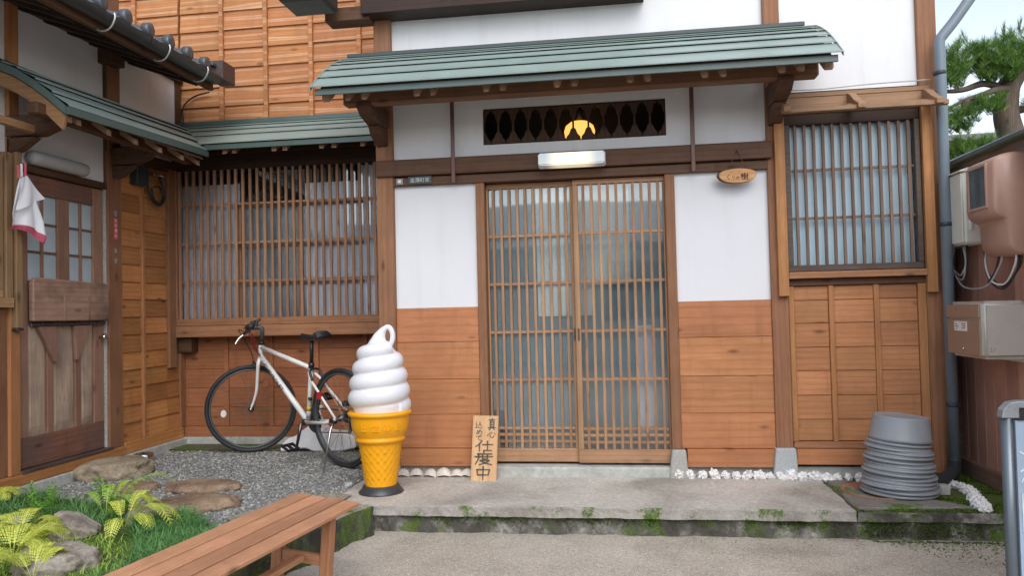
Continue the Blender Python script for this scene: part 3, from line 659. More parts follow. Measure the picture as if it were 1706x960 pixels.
box('sash_stile', -2.19, -2.155, 1.100, 1.112, 1.05, 2.0, 'lattice_recess', Wg); box('sash_stile', -1.66, -1.62, 1.100, 1.112, 1.05, 2.0, 'post_z', Wg)
for z in (1.985, 1.65, 1.335): box('sash_rail', -2.155, -1.1, 1.101, 1.111, z-.012, z+.012, 'lattice_recess_x', Wg)
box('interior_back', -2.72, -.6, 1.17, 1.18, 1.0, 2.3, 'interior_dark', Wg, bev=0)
# little apron box under the window, left
box('apron_board', -2.72, -2.60, 1.08, R, .78, .90, 'beam_x', Wg); 
# metal awning
aw = prism('awning', [(R, 2.690), (.72, 2.405), (.72, 2.390), (R, 2.675)], 'x', -2.3, -.60, 'soffit', Wg, 0)
ap = [(R, 2.70), (R-.11, 2.655), (R-.22, 2.598), (.84, 2.525), (.70, 2.425)]
for i in range(4):
    (ya, za), (yb, zb_) = ap[i], ap[i+1]
    xl0, xl1 = -2.73+max(0, (R-ya))*.98, -2.73+(R-yb)*.98
    xl0 -= .04; xl1 -= .04
    V = [(xl0, ya, za+.002), (-.60, ya, za+.002), (-.60, yb-.012, zb_+.013), (xl1, yb-.012, zb_+.013), (-.60, yb-.010, zb_+.005), (xl1, yb-.010, zb_+.005)]
    if i < 3: box('joint_shade', xl1, -.60, yb+.004, yb+.008, zb_-.016, zb_+.006, 'interior_dark', aw, 0)  # thin black box stands in for shade below the sheet lip
    mesh('roof_sheet', V, [[0, 3, 2, 1], [3, 5, 4, 2]], 'roof_metal', aw)
box('ridge_cap', -2.76, -.62, R-.035, R-.013, 2.695, 2.735, 'fascia_metal', aw, bev=.003)
box('fascia', -2.25, -.60, .700, .714, 2.383, 2.424, 'fascia_metal', aw, bev=.002)
for x in (-2.02, -1.69, -1.60, -1.30, -1.20, -.97, -.86, -2.12+.02):
    prism('rafter', [(1.15, 2.64), (.74, 2.392), (.74, 2.352), (1.15, 2.60)], 'x', x-.02, x+.02, 'rafter', aw, .004)
box('eave_beam', -2.55, -.60, .93, 1.0, 2.40, 2.475, 'dark_x', aw)
box('inner_wall', -4.2, -.56, R+.031, 4, 0, 4.25, 'interior_dark', Wg, 0)
box('backing', -2.76, -.6, R+.0305, R+.0308, 0, 4.2, 'board_low', Wg, 0)
# unseen side wall joining the wing to the porch
box('side_wall', -.60, -.56, .09, R, 0, 4.2, 'board_y', Wg, bev=0)

# ================================================================= LEFT HOUSE (wall x = -2.73)
XL = -2.73
LH = thing('side_house', 'wooden side building with old panelled door, white plaster and kawara tile eave', 'house', (XL, 0, 0))
box('foundation', XL-.04, XL+.045, -3.0, 1.15, -.03, .060, 'concrete_pale', LH, bev=.006)
box('base_board', XL-.03, XL+.018, .36, 1.14, .062, .150, 'board_y', LH)
box('base_board', XL-.03, XL+.030, -3.0, .36, .062, .128, 'board_y', LH); 
box('door_sill', XL-.03, XL+.034, -.66, .21, .1285, .146, 'frame_grey', LH, bev=.001)
# posts
box('post', XL-.05, XL+.02, .187, .335, .13, 4.0, 'post_z', LH); box('post', XL-.05, XL+.02, -.735, -.655, .13, 4.0, 'post_orange', LH)
box('door_jamb', XL-.03, XL+.006, .172, .186, .147, 2.05, 'granite', LH, bev=.002); 
box('window_post', XL-.02, XL+.03, .935, 1.03, .66, 2.30, 'post_z', LH)
# clapboard columns
zs = np.arange(.152, 2.32, .1335)
for (ya, yb) in ((.337, .585), (.625, .930), (.930, 1.135)):
    for i in range(len(zs)-1):
        if ya > .92 and zs[i] > .62: continue
        z0, z1 = zs[i], zs[i+1]
        V = [(XL+.008, ya, z0), (XL+.008, yb, z0), (XL-.003, yb, z1+.004), (XL-.003, ya, z1+.004), (XL-.03, ya, z0), (XL-.03, yb, z0), (XL-.03, yb, z1+.004), (XL-.03, ya, z1+.004)]
        mesh('board', V, [[0, 1, 2, 3], [4, 7, 6, 5], [0, 4, 5, 1], [2, 6, 7, 3], [0, 3, 7, 4], [1, 5, 6, 2]], 'board_y', LH)
box('batten', XL-.02, XL+.022, .590, .622, .15, 2.32, 'post_orange', LH); box('corner_batten', XL-.02, XL+.02, 1.10, 1.15, .15, .95, 'post_z', LH)
box('batten', XL-.02, XL+.014, .337, .352, .15, 2.3, 'post_orange', LH)
box('wall_backing', XL-.06, XL-.031, .2, 1.16, 0, 2.4, 'interior_dark', LH, bev=0)
# plaster
box('plaster_panel', XL-.05, XL-.005, -.655, .172, 2.062, 2.36, 'plaster', LH, bev=0)
box('plaster_panel', XL-.05, XL-.005, -.655, .172, 2.36, 3.30, 'plaster', LH, bev=0)
box('plaster_panel', XL-.05, XL-.005, .275, 1.095, 2.36, 3.30, 'plaster', LH, bev=0); box('post', XL-.05, XL+.005, 1.095, 1.18, 2.30, 3.3, 'beam_y', LH)
box('post', XL-.045, XL+.014, .172, .206, 2.3, 3.1, 'beam_y', LH)
box('lintel', XL-.03, XL+.020, -.655, .172, 2.015, 2.060, 'beam_y', LH)
box('upper_beam', XL-.05, XL+.03, -3.0, 1.17, 3.075, 3.22, 'dark_y', LH); box('beam_head', XL-.05, XL+.10, .12, .285, 2.93, 3.09, 'beam_y', LH, bev=.006)
box('eave_wall_beam', XL-.03, XL+.03, .21, 1.10, 2.27, 2.36, 'beam_y', LH)
box('inner_wall', -5, XL-.07, -3, 1.2, 0, 3.1, 'interior_dark', LH, 0)
# old door
dx = XL-.012
door = box('panelled_door', dx-.03, dx, -.645, .170, .150, .34, 'door_red_y', LH)
def dpart(nm, y0, y1, z0, z1, mt, x=0.0, bev=.003): return box(nm, dx-.03, dx+x, y0, y1, z0, z1, mt, door, bev)
dpart('door_stile', -.645, -.552, .34, 2.010, 'door_red', .001); dpart('door_stile', .065, .170, .34, 2.010, 'door_red', .001)
dpart('door_rail', -.552, .065, 1.885, 2.010, 'door_red_y'); dpart('door_rail', -.552, .065, 1.06, 1.33, 'door_red_y')
dpart('door_mullion', -.285, -.175, 1.33, 1.885, 'door_red'); 
for (ya, yb) in ((-.552, -.285), (-.175, .065)):
    ym = (ya+yb)/2; dpart('glazing_bar', ym-.011, ym+.011, 1.33, 1.885, 'door_red', -.004)
    for (a, c) in ((ya, ym-.011), (ym+.011, yb)):
        for z in (1.515, 1.70): dpart('glazing_bar', a, c, z-.007, z+.007, 'door_red_y', -.006)
        for (z0, z1) in ((1.33, 1.508), (1.522, 1.693), (1.707, 1.885)): box('door_pane', dx-.022, dx-.018, a, c, z0, z1, 'door_glass', door, 0)
for y in (-.36, -.098): dpart('door_mullion', y-.028, y+.028, .34, 1.06, 'door_red')
for (ya, yb) in ((-.552, -.388), (-.332, -.126), (-.070, .065)):
    m_ = .022
    V = [(dx-.014, ya, .34), (dx-.014, yb, .34), (dx-.014, yb, 1.06), (dx-.014, ya, 1.06), (dx-.003, ya+m_, .40), (dx-.003, yb-m_, .40), (dx-.003, yb-m_, 1.03), (dx-.003, ya+m_, 1.03)]
    mesh('door_panel', V, [[0, 1, 5, 4], [1, 2, 6, 5], [2, 3, 7, 6], [3, 0, 4, 7], [4, 5, 6, 7]], 'door_panel', door)
kn = lathegeo([(.008, 0), (.008, .03), (.020, .034), (.025, .046), (.020, .058), (.005, .062)], (0, 0, 0), 20)
mesh('door_knob', [(dx+v[2], .118+v[0], .945+v[1]) for v in kn[0]], kn[1], 'steel', door, True)
for z in (.42, ): box('door_hinge', dx, dx+.006, -.655, -.640, z, z+.15, 'steel', door, .001)
# fold-down shelf on the door with two wedge brackets
sh = thing('fold_down_shelf', 'weathered brown wooden shelf panel folded flat against the old door', 'shelf', (dx+.04, -.2, 1.06))
prs = [(-.575, 1.068), (.150, 1.062), (.152, 1.30), (.13, 1.325), (-.52, 1.347), (-.565, 1.335), (-.577, 1.31)]
prism('shelf_board', prs, 'x', dx+.022, dx+.058, 'shelf_wood', sh, .006)
for y in (-.30, -.06): box('shelf_batten', dx+.0585, dx+.062, y-.008, y+.008, 1.07, 1.24, 'shelf_wood', sh, .001)
box('shelf_bar', dx+.012, dx+.03, -.56, .15, 1.035, 1.058, 'dark_steel', sh)
for (a, b_, c) in ((-.50, -.335, -.355), (-.165, .01, -.150)):
    prism('shelf_bracket', [(a, 1.032), (b_, 1.032), (c+.02, .80), (c, .80)], 'x', dx+.004, dx+.030, 'bracket_pink', sh, .002)

# window at the far left edge
lw_ = box('side_window', XL+.0, XL+.05, -1.6, -.735, 1.155, 1.215, 'sill_y', LH)
box('window_stile', XL+.0, XL+.045, -.79, -.737, 1.215, 2.10, 'sill_z', lw_); box('window_stile', XL+.005, XL+.035, -.84, -.80, 1.26, 2.08, 'sill_z', lw_)
box('window_rail', XL+.005, XL+.035, -1.6, -.80, 1.216, 1.26, 'sill_y', lw_)
for z in (1.52, 1.80): box('window_rail', XL+.008, XL+.028, -1.6, -.84, z-.01, z+.01, 'sill_y', lw_)
mesh('glass_pane', [(XL+.012, -1.6, 1.2), (XL+.012, -.8, 1.2), (XL+.012, -.8, 2.1), (XL+.012, -1.6, 2.1)], [[0, 1, 2, 3]], 'door_glass', lw_)
box('window_post', XL+.0, XL+.055, -.722, -.672, 1.03, 2.26, 'sill_z', LH); box('post_shoe', XL+.0, XL+.06, -.725, -.67, 1.012, 1.028, 'dark_steel', LH)
box('lower_wall', XL-.04, XL, -3.0, -.735, .13, 1.155, 'post_z', LH); box('upper_wall', XL-.04, XL-.01, -3.0, -.735, 2.1, 3.1, 'plaster', LH, 0)
# door awning
ac = [(XL, 2.640), (-2.66, 2.618), (-2.56, 2.575), (-2.44, 2.50), (-2.33, 2.415), (-2.225, 2.325)]
AY0, AY1 = -.86, .70
aw2 = prism('awning', [(x, z-.014) for x, z in ac]+[(x, z-.03) for x, z in ac[::-1]], 'y', AY0+.03, AY1-.06, 'soffit', LH, 0)
def lift(y): return (y-AY0)/(AY1-AY0)*.045
for i in range(5):
    (xa, za), (xb, zb_) = ac[i], ac[i+1]
    y1a, y1b = 1.19-(xa-XL), 1.19-(xb-XL)
    y1a = min(y1a, 1.16); V = [(xa, AY0, za+.002), (xa, y1a, za+.002+.04), (xb+.012, y1b, zb_+.013+.045), (xb+.012, AY0, zb_+.013), (xb+.010, AY0, zb_+.005), (xb+.010, y1b, zb_+.005+.045)]
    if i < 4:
        vj, fj = boxgeo(xb-.008, xb-.004, AY0+.01, y1b, zb_-.018, zb_+.006); mesh('joint_shade', [(x, y, z+(y-AY0)/(AY1-AY0)*.045) for x, y, z in vj], fj, 'interior_dark', aw2)  # dark strip added as shade under the lip, following the eave's rise
    mesh('roof_sheet', V, [[0, 1, 2, 3], [3, 2, 5, 4]], 'roof_metal', aw2)
V, F = boxgeo(-2.224, -2.210, AY0, AY1, 2.282, 2.325); V = [(x, y, z+lift(y)) for x, y, z in V]
mesh('fascia', V, F, 'fascia_metal', aw2)
e1 = [(x, z+.004) for x, z in ac]; e2 = [(x, z-.045) for x, z in ac[::-1]]
prism('roof_edge', e1+e2, 'y', AY0-.016, AY0+.002, 'fascia_metal', aw2, 0)
b1 = [(x-.01, z-.046) for x, z in ac]; b2 = [(x-.03, z-.125-.01*(1 if i in (0,) else 0)) for i, (x, z) in enumerate(ac[::-1])]
prism('bargeboard', b1+b2, 'y', AY0+.0, AY0+.028, 'barge', aw2, .003)
box('ridge_cap', XL-.005, XL+.035, AY0, 1.13, 2.635, 2.662, 'ridge_metal', aw2)
box('purlin', -2.43, -2.36, -.93, .72, 2.28, 2.35, 'beam_y', aw2, .006)
box('lower_rail', -2.52, -2.48, -1.6, -.80, 2.20, 2.245, 'barge', aw2)
for y in (-.72, -.44, -.16, .12, .40, .62, -.80):
    prism('rafter', [(XL, 2.56), (-2.45, 2.43), (-2.25, 2.285), (-2.25, 2.245), (-2.45, 2.38), (XL, 2.50)], 'y', y-.02, y+.02, 'rafter', aw2, .003)
for (y, L1) in ((-.70, .34), (.27, .30)):
    prism('bracket', [(XL, 2.33), (XL, 2.20), (XL+L1-.12, 2.205), (XL+L1, 2.25), (XL+L1+.04, 2.29), (XL+L1+.04, 2.33)], 'y', y-.045, y+.045, 'bracket', aw2, .005)
    prism('bracket', [(XL, 2.198), (XL, 2.10), (XL+.08, 2.12), (XL+.19, 2.195)], 'y', y-.035, y+.035, 'bracket', aw2, .004)

# tile eave above
te = prism('tile_eave', [(-2.14, 2.905), (XL-.3, 3.14), (XL-.3, 3.12), (-2.14, 2.885)], 'y', -3.0, .62, 'dark_y', LH, 0)
for y in np.arange(-2.6, .6, .22): prism('rafter', [(-2.18, 2.888), (XL, 3.09), (XL, 3.03), (-2.18, 2.828)], 'y', y-.02, y+.02, 'dark_y', te, 0)
box('eave_board', -2.165, -2.13, -3, .64, 2.83, 2.905, 'beam_y', te)
def tile_roll(y):
    # one pan-and-roll tile course running up the slope with a round end cap
    V = []; F = []; n_ = 8
    for (x, z) in ((-2.085, 2.955), (XL-.35, 3.215)):
        for k in range(n_+1):
            a = PI*k/n_; V.append((x, y-.045*math.cos(a), z+.042*math.sin(a)))
        for k in range(5): V.append((x, y+.045+.03*(k+1), z-.012*math.sin(PI*(k+1)/6)))
    m_ = n_+6
    for k in range(m_-1): F.append([k, k+1, m_+k+1, m_+k])
    o = mesh('roof_tile', V, F, 'kawara', te, True)
    cv, cf = lathegeo([(.012, 0), (.040, .0), (.044, .012), (.044, .05)], (0, 0, 0), 20)
    mesh('tile_end', [(-2.050-v[2], y+v[0], 2.972+v[1]*1.15) for v in cv], cf, 'kawara', te, True)
for k in range(14): tile_roll(.42-.236*k)
gp = [(-2.09+.054*math.cos(a), 2.918+.054*math.sin(a)) for a in np.linspace(PI, 2*PI, 12)]
gi = [(-2.09+.049*math.cos(a), 2.920+.049*math.sin(a)) for a in np.linspace(2*PI, PI, 12)]
prism('gutter', gp+gi, 'y', -3.0, .60, 'gutter_metal', te, 0)
box('gutter_end', -2.15, -2.03, .60, .80, 2.905, 3.055, 'flashing', te, .006)
prism('edge_flashing', [(-2.08, 3.00), (XL-.3, 3.26), (XL-.3, 3.285), (-2.08, 3.025)], 'y', .55, .86, 'kawara', te, .003)
for y in (-.71, -.13, .36):
    tube('gutter_hook', smoothpts([(-2.150, y, 2.92), (-2.155, y, 2.87), (-2.125, y, 2.825), (-2.07, y, 2.822), (-2.035, y, 2.85), (-2.015, y, 2.895), (-2.02, y, 2.925)], 4), .006, 'hook_metal', te, 6)
tube('wall_wire', smoothpts([(XL+.02, .30, 2.93), (XL+.01, .28, 2.80), (XL+.015, .29, 2.70), (XL+.01, .30, 2.64)]), .004, 'wire_black', LH, 5)
tube('corner_wire', smoothpts([(-2.45, 1.15, 2.98), (-2.6, 1.16, 2.95), (-2.69, 1.15, 2.86), (-2.68, 1.12, 2.70), (-2.70, 1.0, 2.67)]), .007, 'wire_black', LH, 6)
# ================================================================= THINGS ON THE HOUSE
t = thing('wall_lamp', 'long white lamp cover mounted over the lattice doors', 'lamp', (.68, -.05, 1.96))
def hexa(name, x0, x1, y0, y1, z0, z1, taper, mat, par):
    V = [(x0, y1, z0), (x1, y1, z0), (x1, y1, z1), (x0, y1, z1), (x0+.008, y0, z0+taper), (x1-.008, y0, z0+taper), (x1-.008, y0, z1-taper), (x0+.008, y0, z1-taper)]
    o = mesh(name, V, [[0, 1, 2, 3], [4, 7, 6, 5], [0, 4, 5, 1], [2, 6, 7, 3], [0, 3, 7, 4], [1, 5, 6, 2]], mat, par)
    bm = bmesh.new(); bm.from_mesh(o.data); bmesh.ops.bevel(bm, geom=bm.edges[:], offset=.008, segments=2, affect='EDGES'); bm.to_mesh(o.data); bm.free(); return o
hexa('lamp_cover', .465, .895, -.135, -.055, 1.962, 2.062, .012, 'tube_cover', t); box('lamp_back', .475, .885, -.054, -.046, 1.972, 2.052, 'label_white', t)
t = thing('wall_lamp', 'unlit grey tube lamp with rounded cover above the old door', 'lamp', (XL, -.35, 2.10))
pts = [(XL+.045, -.585+.49*k/10, 2.105) for k in range(11)]
v, f = tubegeo([(XL+.045, -.60, 2.105)]+pts+[(XL+.045, -.075, 2.105)], [.022, .043]+[.046]*9+[.043, .02], 16)
mesh('lamp_cover', [(max(x, XL), y, z) for x, y, z in v], f, 'lamp_shade_grey', t, True); box('lamp_back', XL-.005, XL+.004, -.56, -.12, 2.085, 2.125, 'label_white', t)

t = thing('hanging_sign', 'oval wooden sign reading くりの樹 hung on string at the right of the doors', 'sign', (1.70, -.06, 1.86))
cx, cz, a, b_ = 1.697, 1.862, .112, .047
ov = [(cx+a*math.cos(q)*(1+.04*math.sin(3*q)), cz+b_*math.sin(q)*(1+.05*math.cos(2*q))) for q in np.linspace(0, 2*PI, 40)[:-1]]
o = prism('sign_board', ov, 'y', -.078, -.060, 'oval_wood', t, .003)
prism('sign_bark', [(cx-.008+(x-cx)*1.05, cz+(z-cz)*1.04) for x, z in ov], 'y', -.059, -.050, 'oval_edge', t, .002)
K = {}
K['ku'] = [[(.7, .05), (.25, .5), (.7, .95)]]; K['ri'] = [[(.25, .1), (.22, .55), (.33, .45)], [(.7, .05), (.74, .5), (.62, .8), (.4, 1)]]
K['no'] = [[(.55, .25), (.42, .75), (.22, .85), (.12, .6), (.3, .3), (.6, .2), (.88, .45), (.8, .75), (.55, .95)]]
K['ki'] = [[(0, .3), (.3, .28)], [(.16, 0), (.16, 1)], [(.15, .35), (0, .65)], [(.17, .35), (.3, .55)], [(.35, .13), (.66, .13)], [(.5, 0), (.5, .28)], [(.38, .28), (.62, .28)],
           [(.4, .42), (.6, .42)], [(.4, .42), (.4, .6)], [(.6, .42), (.6, .6)], [(.4, .6), (.6, .6)], [(.42, .68), (.45, .82)], [(.58, .68), (.55, .82)], [(.34, .92), (.67, .86)],
           [(.7, .35), (1.02, .33)], [(.88, 0), (.88, 1)], [(.88, 1), (.78, .92)], [(.74, .5), (.8, .65)]]
K['shin'] = [[(.12, .12), (.88, .10)], [(.5, -.03), (.5, .24)], [(.28, .25), (.26, .72)], [(.28, .25), (.74, .24)], [(.74, .24), (.74, .72)], [(.28, .4), (.73, .39)], [(.28, .55), (.73, .54)], [(.27, .70), (.74, .69)],
             [(.02, .82), (.98, .78)], [(.34, .86), (.14, 1.02)], [(.66, .85), (.86, 1.0)]]
K['kokoro'] = [[(.14, .42), (.03, .78)], [(.34, .25), (.36, .7), (.5, .92), (.74, .88), (.8, .62)], [(.5, .12), (.6, .34)], [(.84, .25), (.97, .5)]]
K['komi'] = [[(.08, .02), (.18, .14)], [(.02, .36), (.2, .34)], [(.2, .34), (.1, .72)], [(.0, .92), (.22, .8), (.5, .92), (1, .9)], [(.56, .06), (.66, .12), (.55, .45), (.36, .7)], [(.62, .25), (.92, .68)]]
K['me'] = [[(.22, .12), (.32, .5), (.48, .82)], [(.66, .03), (.5, .5), (.22, .86), (.08, .7), (.22, .4), (.6, .28), (.92, .48), (.86, .8), (.62, .96)]]
K['te'] = [[(.06, .2), (.86, .1)], [(.86, .1), (.52, .34), (.38, .6), (.5, .86), (.8, .92)]]
K['shi'] = [[(.36, -.02), (.22, .28), (.0, .55)], [(.22, .28), (.22, 1)], [(.42, .36), (1.02, .32)], [(.7, 0), (.7, .88)], [(.46, .9), (.96, .88)]]
K['taku'] = [[(.5, -.06), (.5, .1)], [(.15, .13), (.96, .11)], [(.22, .13), (.2, .55), (.04, .98)], [(.02, .36), (1.0, .32)], [(.44, .22), (.44, .52)], [(.7, .2), (.7, .52)], [(.44, .53), (.7, .52)], [(.3, .66), (.8, .63)], [(.8, .63), (.6, .84), (.25, 1.0)], [(.38, .7), (.62, .86), (.96, .98)]]
K['naka'] = [[(.12, .26), (.9, .24)], [(.12, .26), (.16, .66)], [(.9, .24), (.84, .64)], [(.16, .66), (.84, .64)], [(.5, 0), (.5, 1.04)]]
def brush(name, items, origin, ux, uy, nrm, wid, mat, parent):
    """items: (glyph, u0, v0, size_u, size_v) on a plane with v downwards"""
    parts = []
    for g, u0, v0, su, sv in items:
        o_ = Vector(origin)+Vector(ux)*u0+Vector(uy)*v0
        parts.append(ribbon(K[g], plane_fn(o_, Vector(ux)*su, Vector(uy)*sv, nrm), wid*(su+sv)*.5))
    v, f = merge(parts); return mesh(name, v, f, mat, parent)
brush('lettering', [('ku', .0, .0, .028, .034), ('ri', .032, .008, .022, .026), ('no', .056, .012, .026, .022), ('ki', .088, -.004, .044, .042)], (cx-.070, -.0785, cz+.010), (1, 0, 0), (0, 0, -1), (0, -1, 0), .10, 'ink_brown', t)
parts = [boxgeo(cx-.045+x, cx-.045+x+w_, -.0795, -.0785, cz+.020+h, cz+.020+h+hh) for x, w_, h, hh in ((0, .010, .000, .0014), (0, .010, .005, .0014), (.004, .0016, -.002, .009), (.014, .010, .001, .0014), (.014, .010, .006, .0014), (.018, .0016, -.002, .009), (.042, .005, .003, .0014), (.050, .009, .000, .0014), (.050, .009, .006, .0014), (.054, .0016, -.001, .008))]
v, f = merge(parts); mesh('small_lettering', v, f, 'ink_faint', t)
for s in (-1, 1): tube('sign_string', [(1.700, -.053, 2.022), (cx+s*.055, -.058, cz+.044)], .0022, 'rod_brown', t, 5)
lathe('sign_hook', [(.004, 0), (.004, .012)], (1.700, -.055, 2.016), 'dark_steel', t, 8)

t = thing('name_plate', 'dark metal plate reading 金澤町家 at the left end of the beam', 'plate', (-.32, -.015, 1.94))
box('plate', -.404, -.243, -.024, -.014, 1.912, 1.966, 'plaque_dark', t, .002)
text('lettering', '金澤町家', .030, (-.390, -.0245, 1.924), (1, 0, 0), (0, 0, 1), 'plaque_text', t, .132)
t = thing('number_plate', 'tiny square grey metal tag beside the dark 金澤町家 plate', 'plate', (-.46, -.015, 1.93))
box('plate', -.484, -.440, -.022, -.014, 1.914, 1.955, 'plaque_grey', t, .002); box('emblem', -.472, -.452, -.024, -.0222, 1.926, 1.944, 'label_white', t, .004)

t = thing('fire_caution_sticker', 'red sticker reading 火の用心 on the post beside the old door', 'sticker', (XL+.02, .27, 1.6))
box('sticker', XL+.0205, XL+.0235, .248, .288, 1.655, 1.815, 'sticker_red', t, .002)
for i, ch in enumerate('火の用心'): text('lettering', ch, .026, (XL+.0240, .255, 1.785-.037*i), (0, 1, 0), (0, 0, 1), 'sticker_white', t, .026)
for i, (z, r_) in enumerate(((1.85, .016), (1.575, .013), (1.50, .014))):
    o = box('address_tag', XL+.0205, XL+.023, .268-r_, .268+r_, z-r_*1.3, z+r_*1.3, 'plaque_grey', None, .002)
    tag(o, ['small grey tag on the post just above the red sticker', 'small grey tag on the post just below the red sticker', 'small faded grey tag, lowest on the post beside the old door'][i], 'tag', 'tags on the door post')
t = thing('wall_outlet', 'small grey outlet box with a looped black cable under the awning', 'outlet', (XL+.02, .6, 2.2))
box('outlet_box', XL+.010, XL+.07, .46, .60, 2.10, 2.25, 'pipe_dark', t, .004); box('bracket', XL+.02, XL+.08, .66, .80, 2.20, 2.215, 'steel', t, .002)
tube('cable_loop', smoothpts([(XL+.05, .62, 2.22), (XL+.05, .63, 2.08), (XL+.055, .70, 1.985), (XL+.06, .78, 1.98), (XL+.06, .83, 2.05), (XL+.05, .81, 2.15), (XL+.05, .78, 2.20)], 5), .010, 'wire_black', t, 7)
tube('cable_loop', smoothpts([(XL+.06, .66, 2.10), (XL+.065, .68, 2.01), (XL+.065, .76, 1.99), (XL+.065, .80, 2.06), (XL+.06, .76, 2.12), (XL+.06, .69, 2.11)], 5), .007, 'wire_black', t, 7)

# cloth hanging in the front left
t = thing('hanging_cloth', 'white tea towel with red hem pinned up by the corner near the old door', 'towel', (-2.6, -.77, 1.95))
V = []; F = []; nu, nv = 14, 20
for j in range(nv+1):
    tt = j/nv; wd = .010 + .078*min(1, tt*1.25)+.012*tt; z = 1.945-.30*tt
    for i in range(nu+1):
        s = i/nu*2-1; fold = math.sin(s*7+tt*2)*.018*tt + math.sin(s*3)*.02*tt
        V.append((-2.595+fold*1.0+.01*s, -.765+s*wd+.05*tt*(1 if s > 0 else .2)+.012*tt, z - .045*tt*tt*max(s, -.3) - (.02*abs(s) if tt > .8 else 0)))
for j in range(nv):
    for i in range(nu): a = j*(nu+1)+i; F.append([a, a+1, a+nu+2, a+nu+1])
o = mesh('cloth', V, F, 'cloth_white', t, True)
V2 = [(x+.010, y+.004, z+.004) for (x, y, z) in V]
# folded-over front layer, shorter, with a slanting lower edge
V3 = []; 
for j in range(11):
    tt = j/10
    for i in range(9):
        s = i/8*2-1; V3.append((-2.57+.012*math.sin(s*4+tt*3)*tt, -.765+s*(.01+.10*tt)+.035*tt, 1.95-(.17+.05*s*-1)*tt))
F3 = []
for j in range(10):
    for i in range(8): a = j*9+i; F3.append([a, a+1, a+10, a+9])
mesh('cloth_fold', V3, F3, 'cloth_white', t, True)
base = V[-(nu+1):]; Vh = [(x+.003, y, z+.004) for x, y, z in base] + [(x-.020, y+.008, z-.012-.035*i/nu) for i, (x, y, z) in enumerate(base)]
mesh('red_hem', Vh, [[i, i+1, nu+2+i, nu+1+i] for i in range(nu)], 'cloth_pink', t, True)
for i, y in enumerate((-.80, -.775, -.745)):
    box('clothes_peg', -2.60, -2.588, y-.006, y+.006, 1.93+.012*i, 2.01+.012*i, 'sticker_red' if i != 1 else 'cloth_white', t, .002)

# downpipe
t = thing('downpipe', 'blue-grey drain pipe running down the right corner of the house', 'drain pipe', (2.88, -.1, 0))
tube('pipe', smoothpts([(3.35, -.10, 3.25), (3.18, -.10, 3.02), (2.98, -.10, 2.74), (2.90, -.10, 2.64), (2.877, -.10, 2.60), (2.876, -.10, 2.5)], 4)+[(2.868, -.10, .13)], .0305, 'pipe_grey', t, 20)
tube('pipe_elbow', smoothpts([(2.868, -.10, .14), (2.866, -.10, .08), (2.84, -.13, .055), (2.78, -.19, .04), (2.68, -.26, .03)], 5), .036, 'pipe_dark', t, 18)
for z in (.44, 2.40, 1.50): lathe('pipe_clamp', [(.0325, 0), (.036, .003), (.036, .02), (.0325, .023)], (2.87, -.10, z), 'pipe_dark', t, 20)
o = box('concrete_block', 2.665, 2.72, -.42, -.36, -.005, .050, 'concrete_pale', None, .006); tag(o, 'small pale concrete block beside the pot stack under the drain elbow', 'block')

# ================================================================= FENCE on the right
FX = 3.045
t = thing('board_fence', 'tall reddish vertical board fence with dark capping at the right', 'fence', (FX, -1, 0))
y = .50; i = 0; rs = random.Random(4)
while y > -3.2:
    w_ = .118+rs.random()*.02; box('fence_board', FX, FX+.018+.004*(i % 2), y-w_+.004, y-.001, .085, 1.84, 'fence_z', t, .002); y -= w_; i += 1
box('fence_base_board', FX-.03, FX+.01, -3.2, .42, -.004, .092, 'fence_y', t, .003)
box('fence_backing', FX+.024, FX+.03, -3.2, .5, 0, 1.84, 'interior_dark', t, 0); box('fence_post', FX+.03, FX+.12, .42, .52, 0, 1.86, 'post_z', t)
prism('fence_cap', [(FX-.11, 1.872), (FX-.10, 1.90), (FX+.04, 1.965), (FX+.18, 1.90), (FX+.18, 1.87), (FX+.04, 1.93)], 'y', -3.2, .55, 'gutter_metal', t, .003)
box('fence_rail', FX-.06, FX+.0, -3.2, .50, 1.80, 1.872, 'fence_y', t)
box('side_strip', FX-.10, FX-.005, .20, .45, .05, 1.80, 'frame_grey', t)

# meter, boxes, cables
t = thing('breaker_box', 'cream steel cabinet on the fence next to the drain pipe', 'electrical box', (2.95, 0, 1.38))
box('cabinet', 2.905, FX-.001, -.27, .145, 1.382, 1.795, 'box_cream', t, .012)
box('cabinet_door', 2.895, 2.904, -.265, .14, 1.392, 1.785, 'box_cream', t, .004)
prism('cabinet_top', [(2.885, 1.800), (2.93, 1.816), (FX-.002, 1.822), (FX-.002, 1.797), (2.885, 1.794)], 'y', -.275, .15, 'box_cream', t, .002)
for z in (1.46,): box('cabinet_hinge', 2.93, 2.945, -.282, -.271, z, z+.06, 'label_white', t, .002)
t = thing('electric_meter', 'rounded brown meter cover with dark window on the fence', 'electric meter', (2.95, -.6, 1.3))
def rbox(name, x0, x1, y0, y1, z0, z1, mat, par, r=.03, seg=3):
    bm = bmesh.new(); bmesh.ops.create_cube(bm, size=1)
    for v in bm.verts: v.co = Vector((v.co.x*(x1-x0), v.co.y*(y1-y0), v.co.z*(z1-z0)))
    bmesh.ops.bevel(bm, geom=bm.edges[:], offset=r, segments=seg, affect='EDGES')
    me = bpy.data.meshes.new(name); bm.to_mesh(me); bm.free(); me.materials.append(MATS[mat])
    me.polygons.foreach_set('use_smooth', [True]*len(me.polygons))
    return sharp(link(name, me, par, None, ((x0+x1)/2, (y0+y1)/2, (z0+z1)/2)), 40)
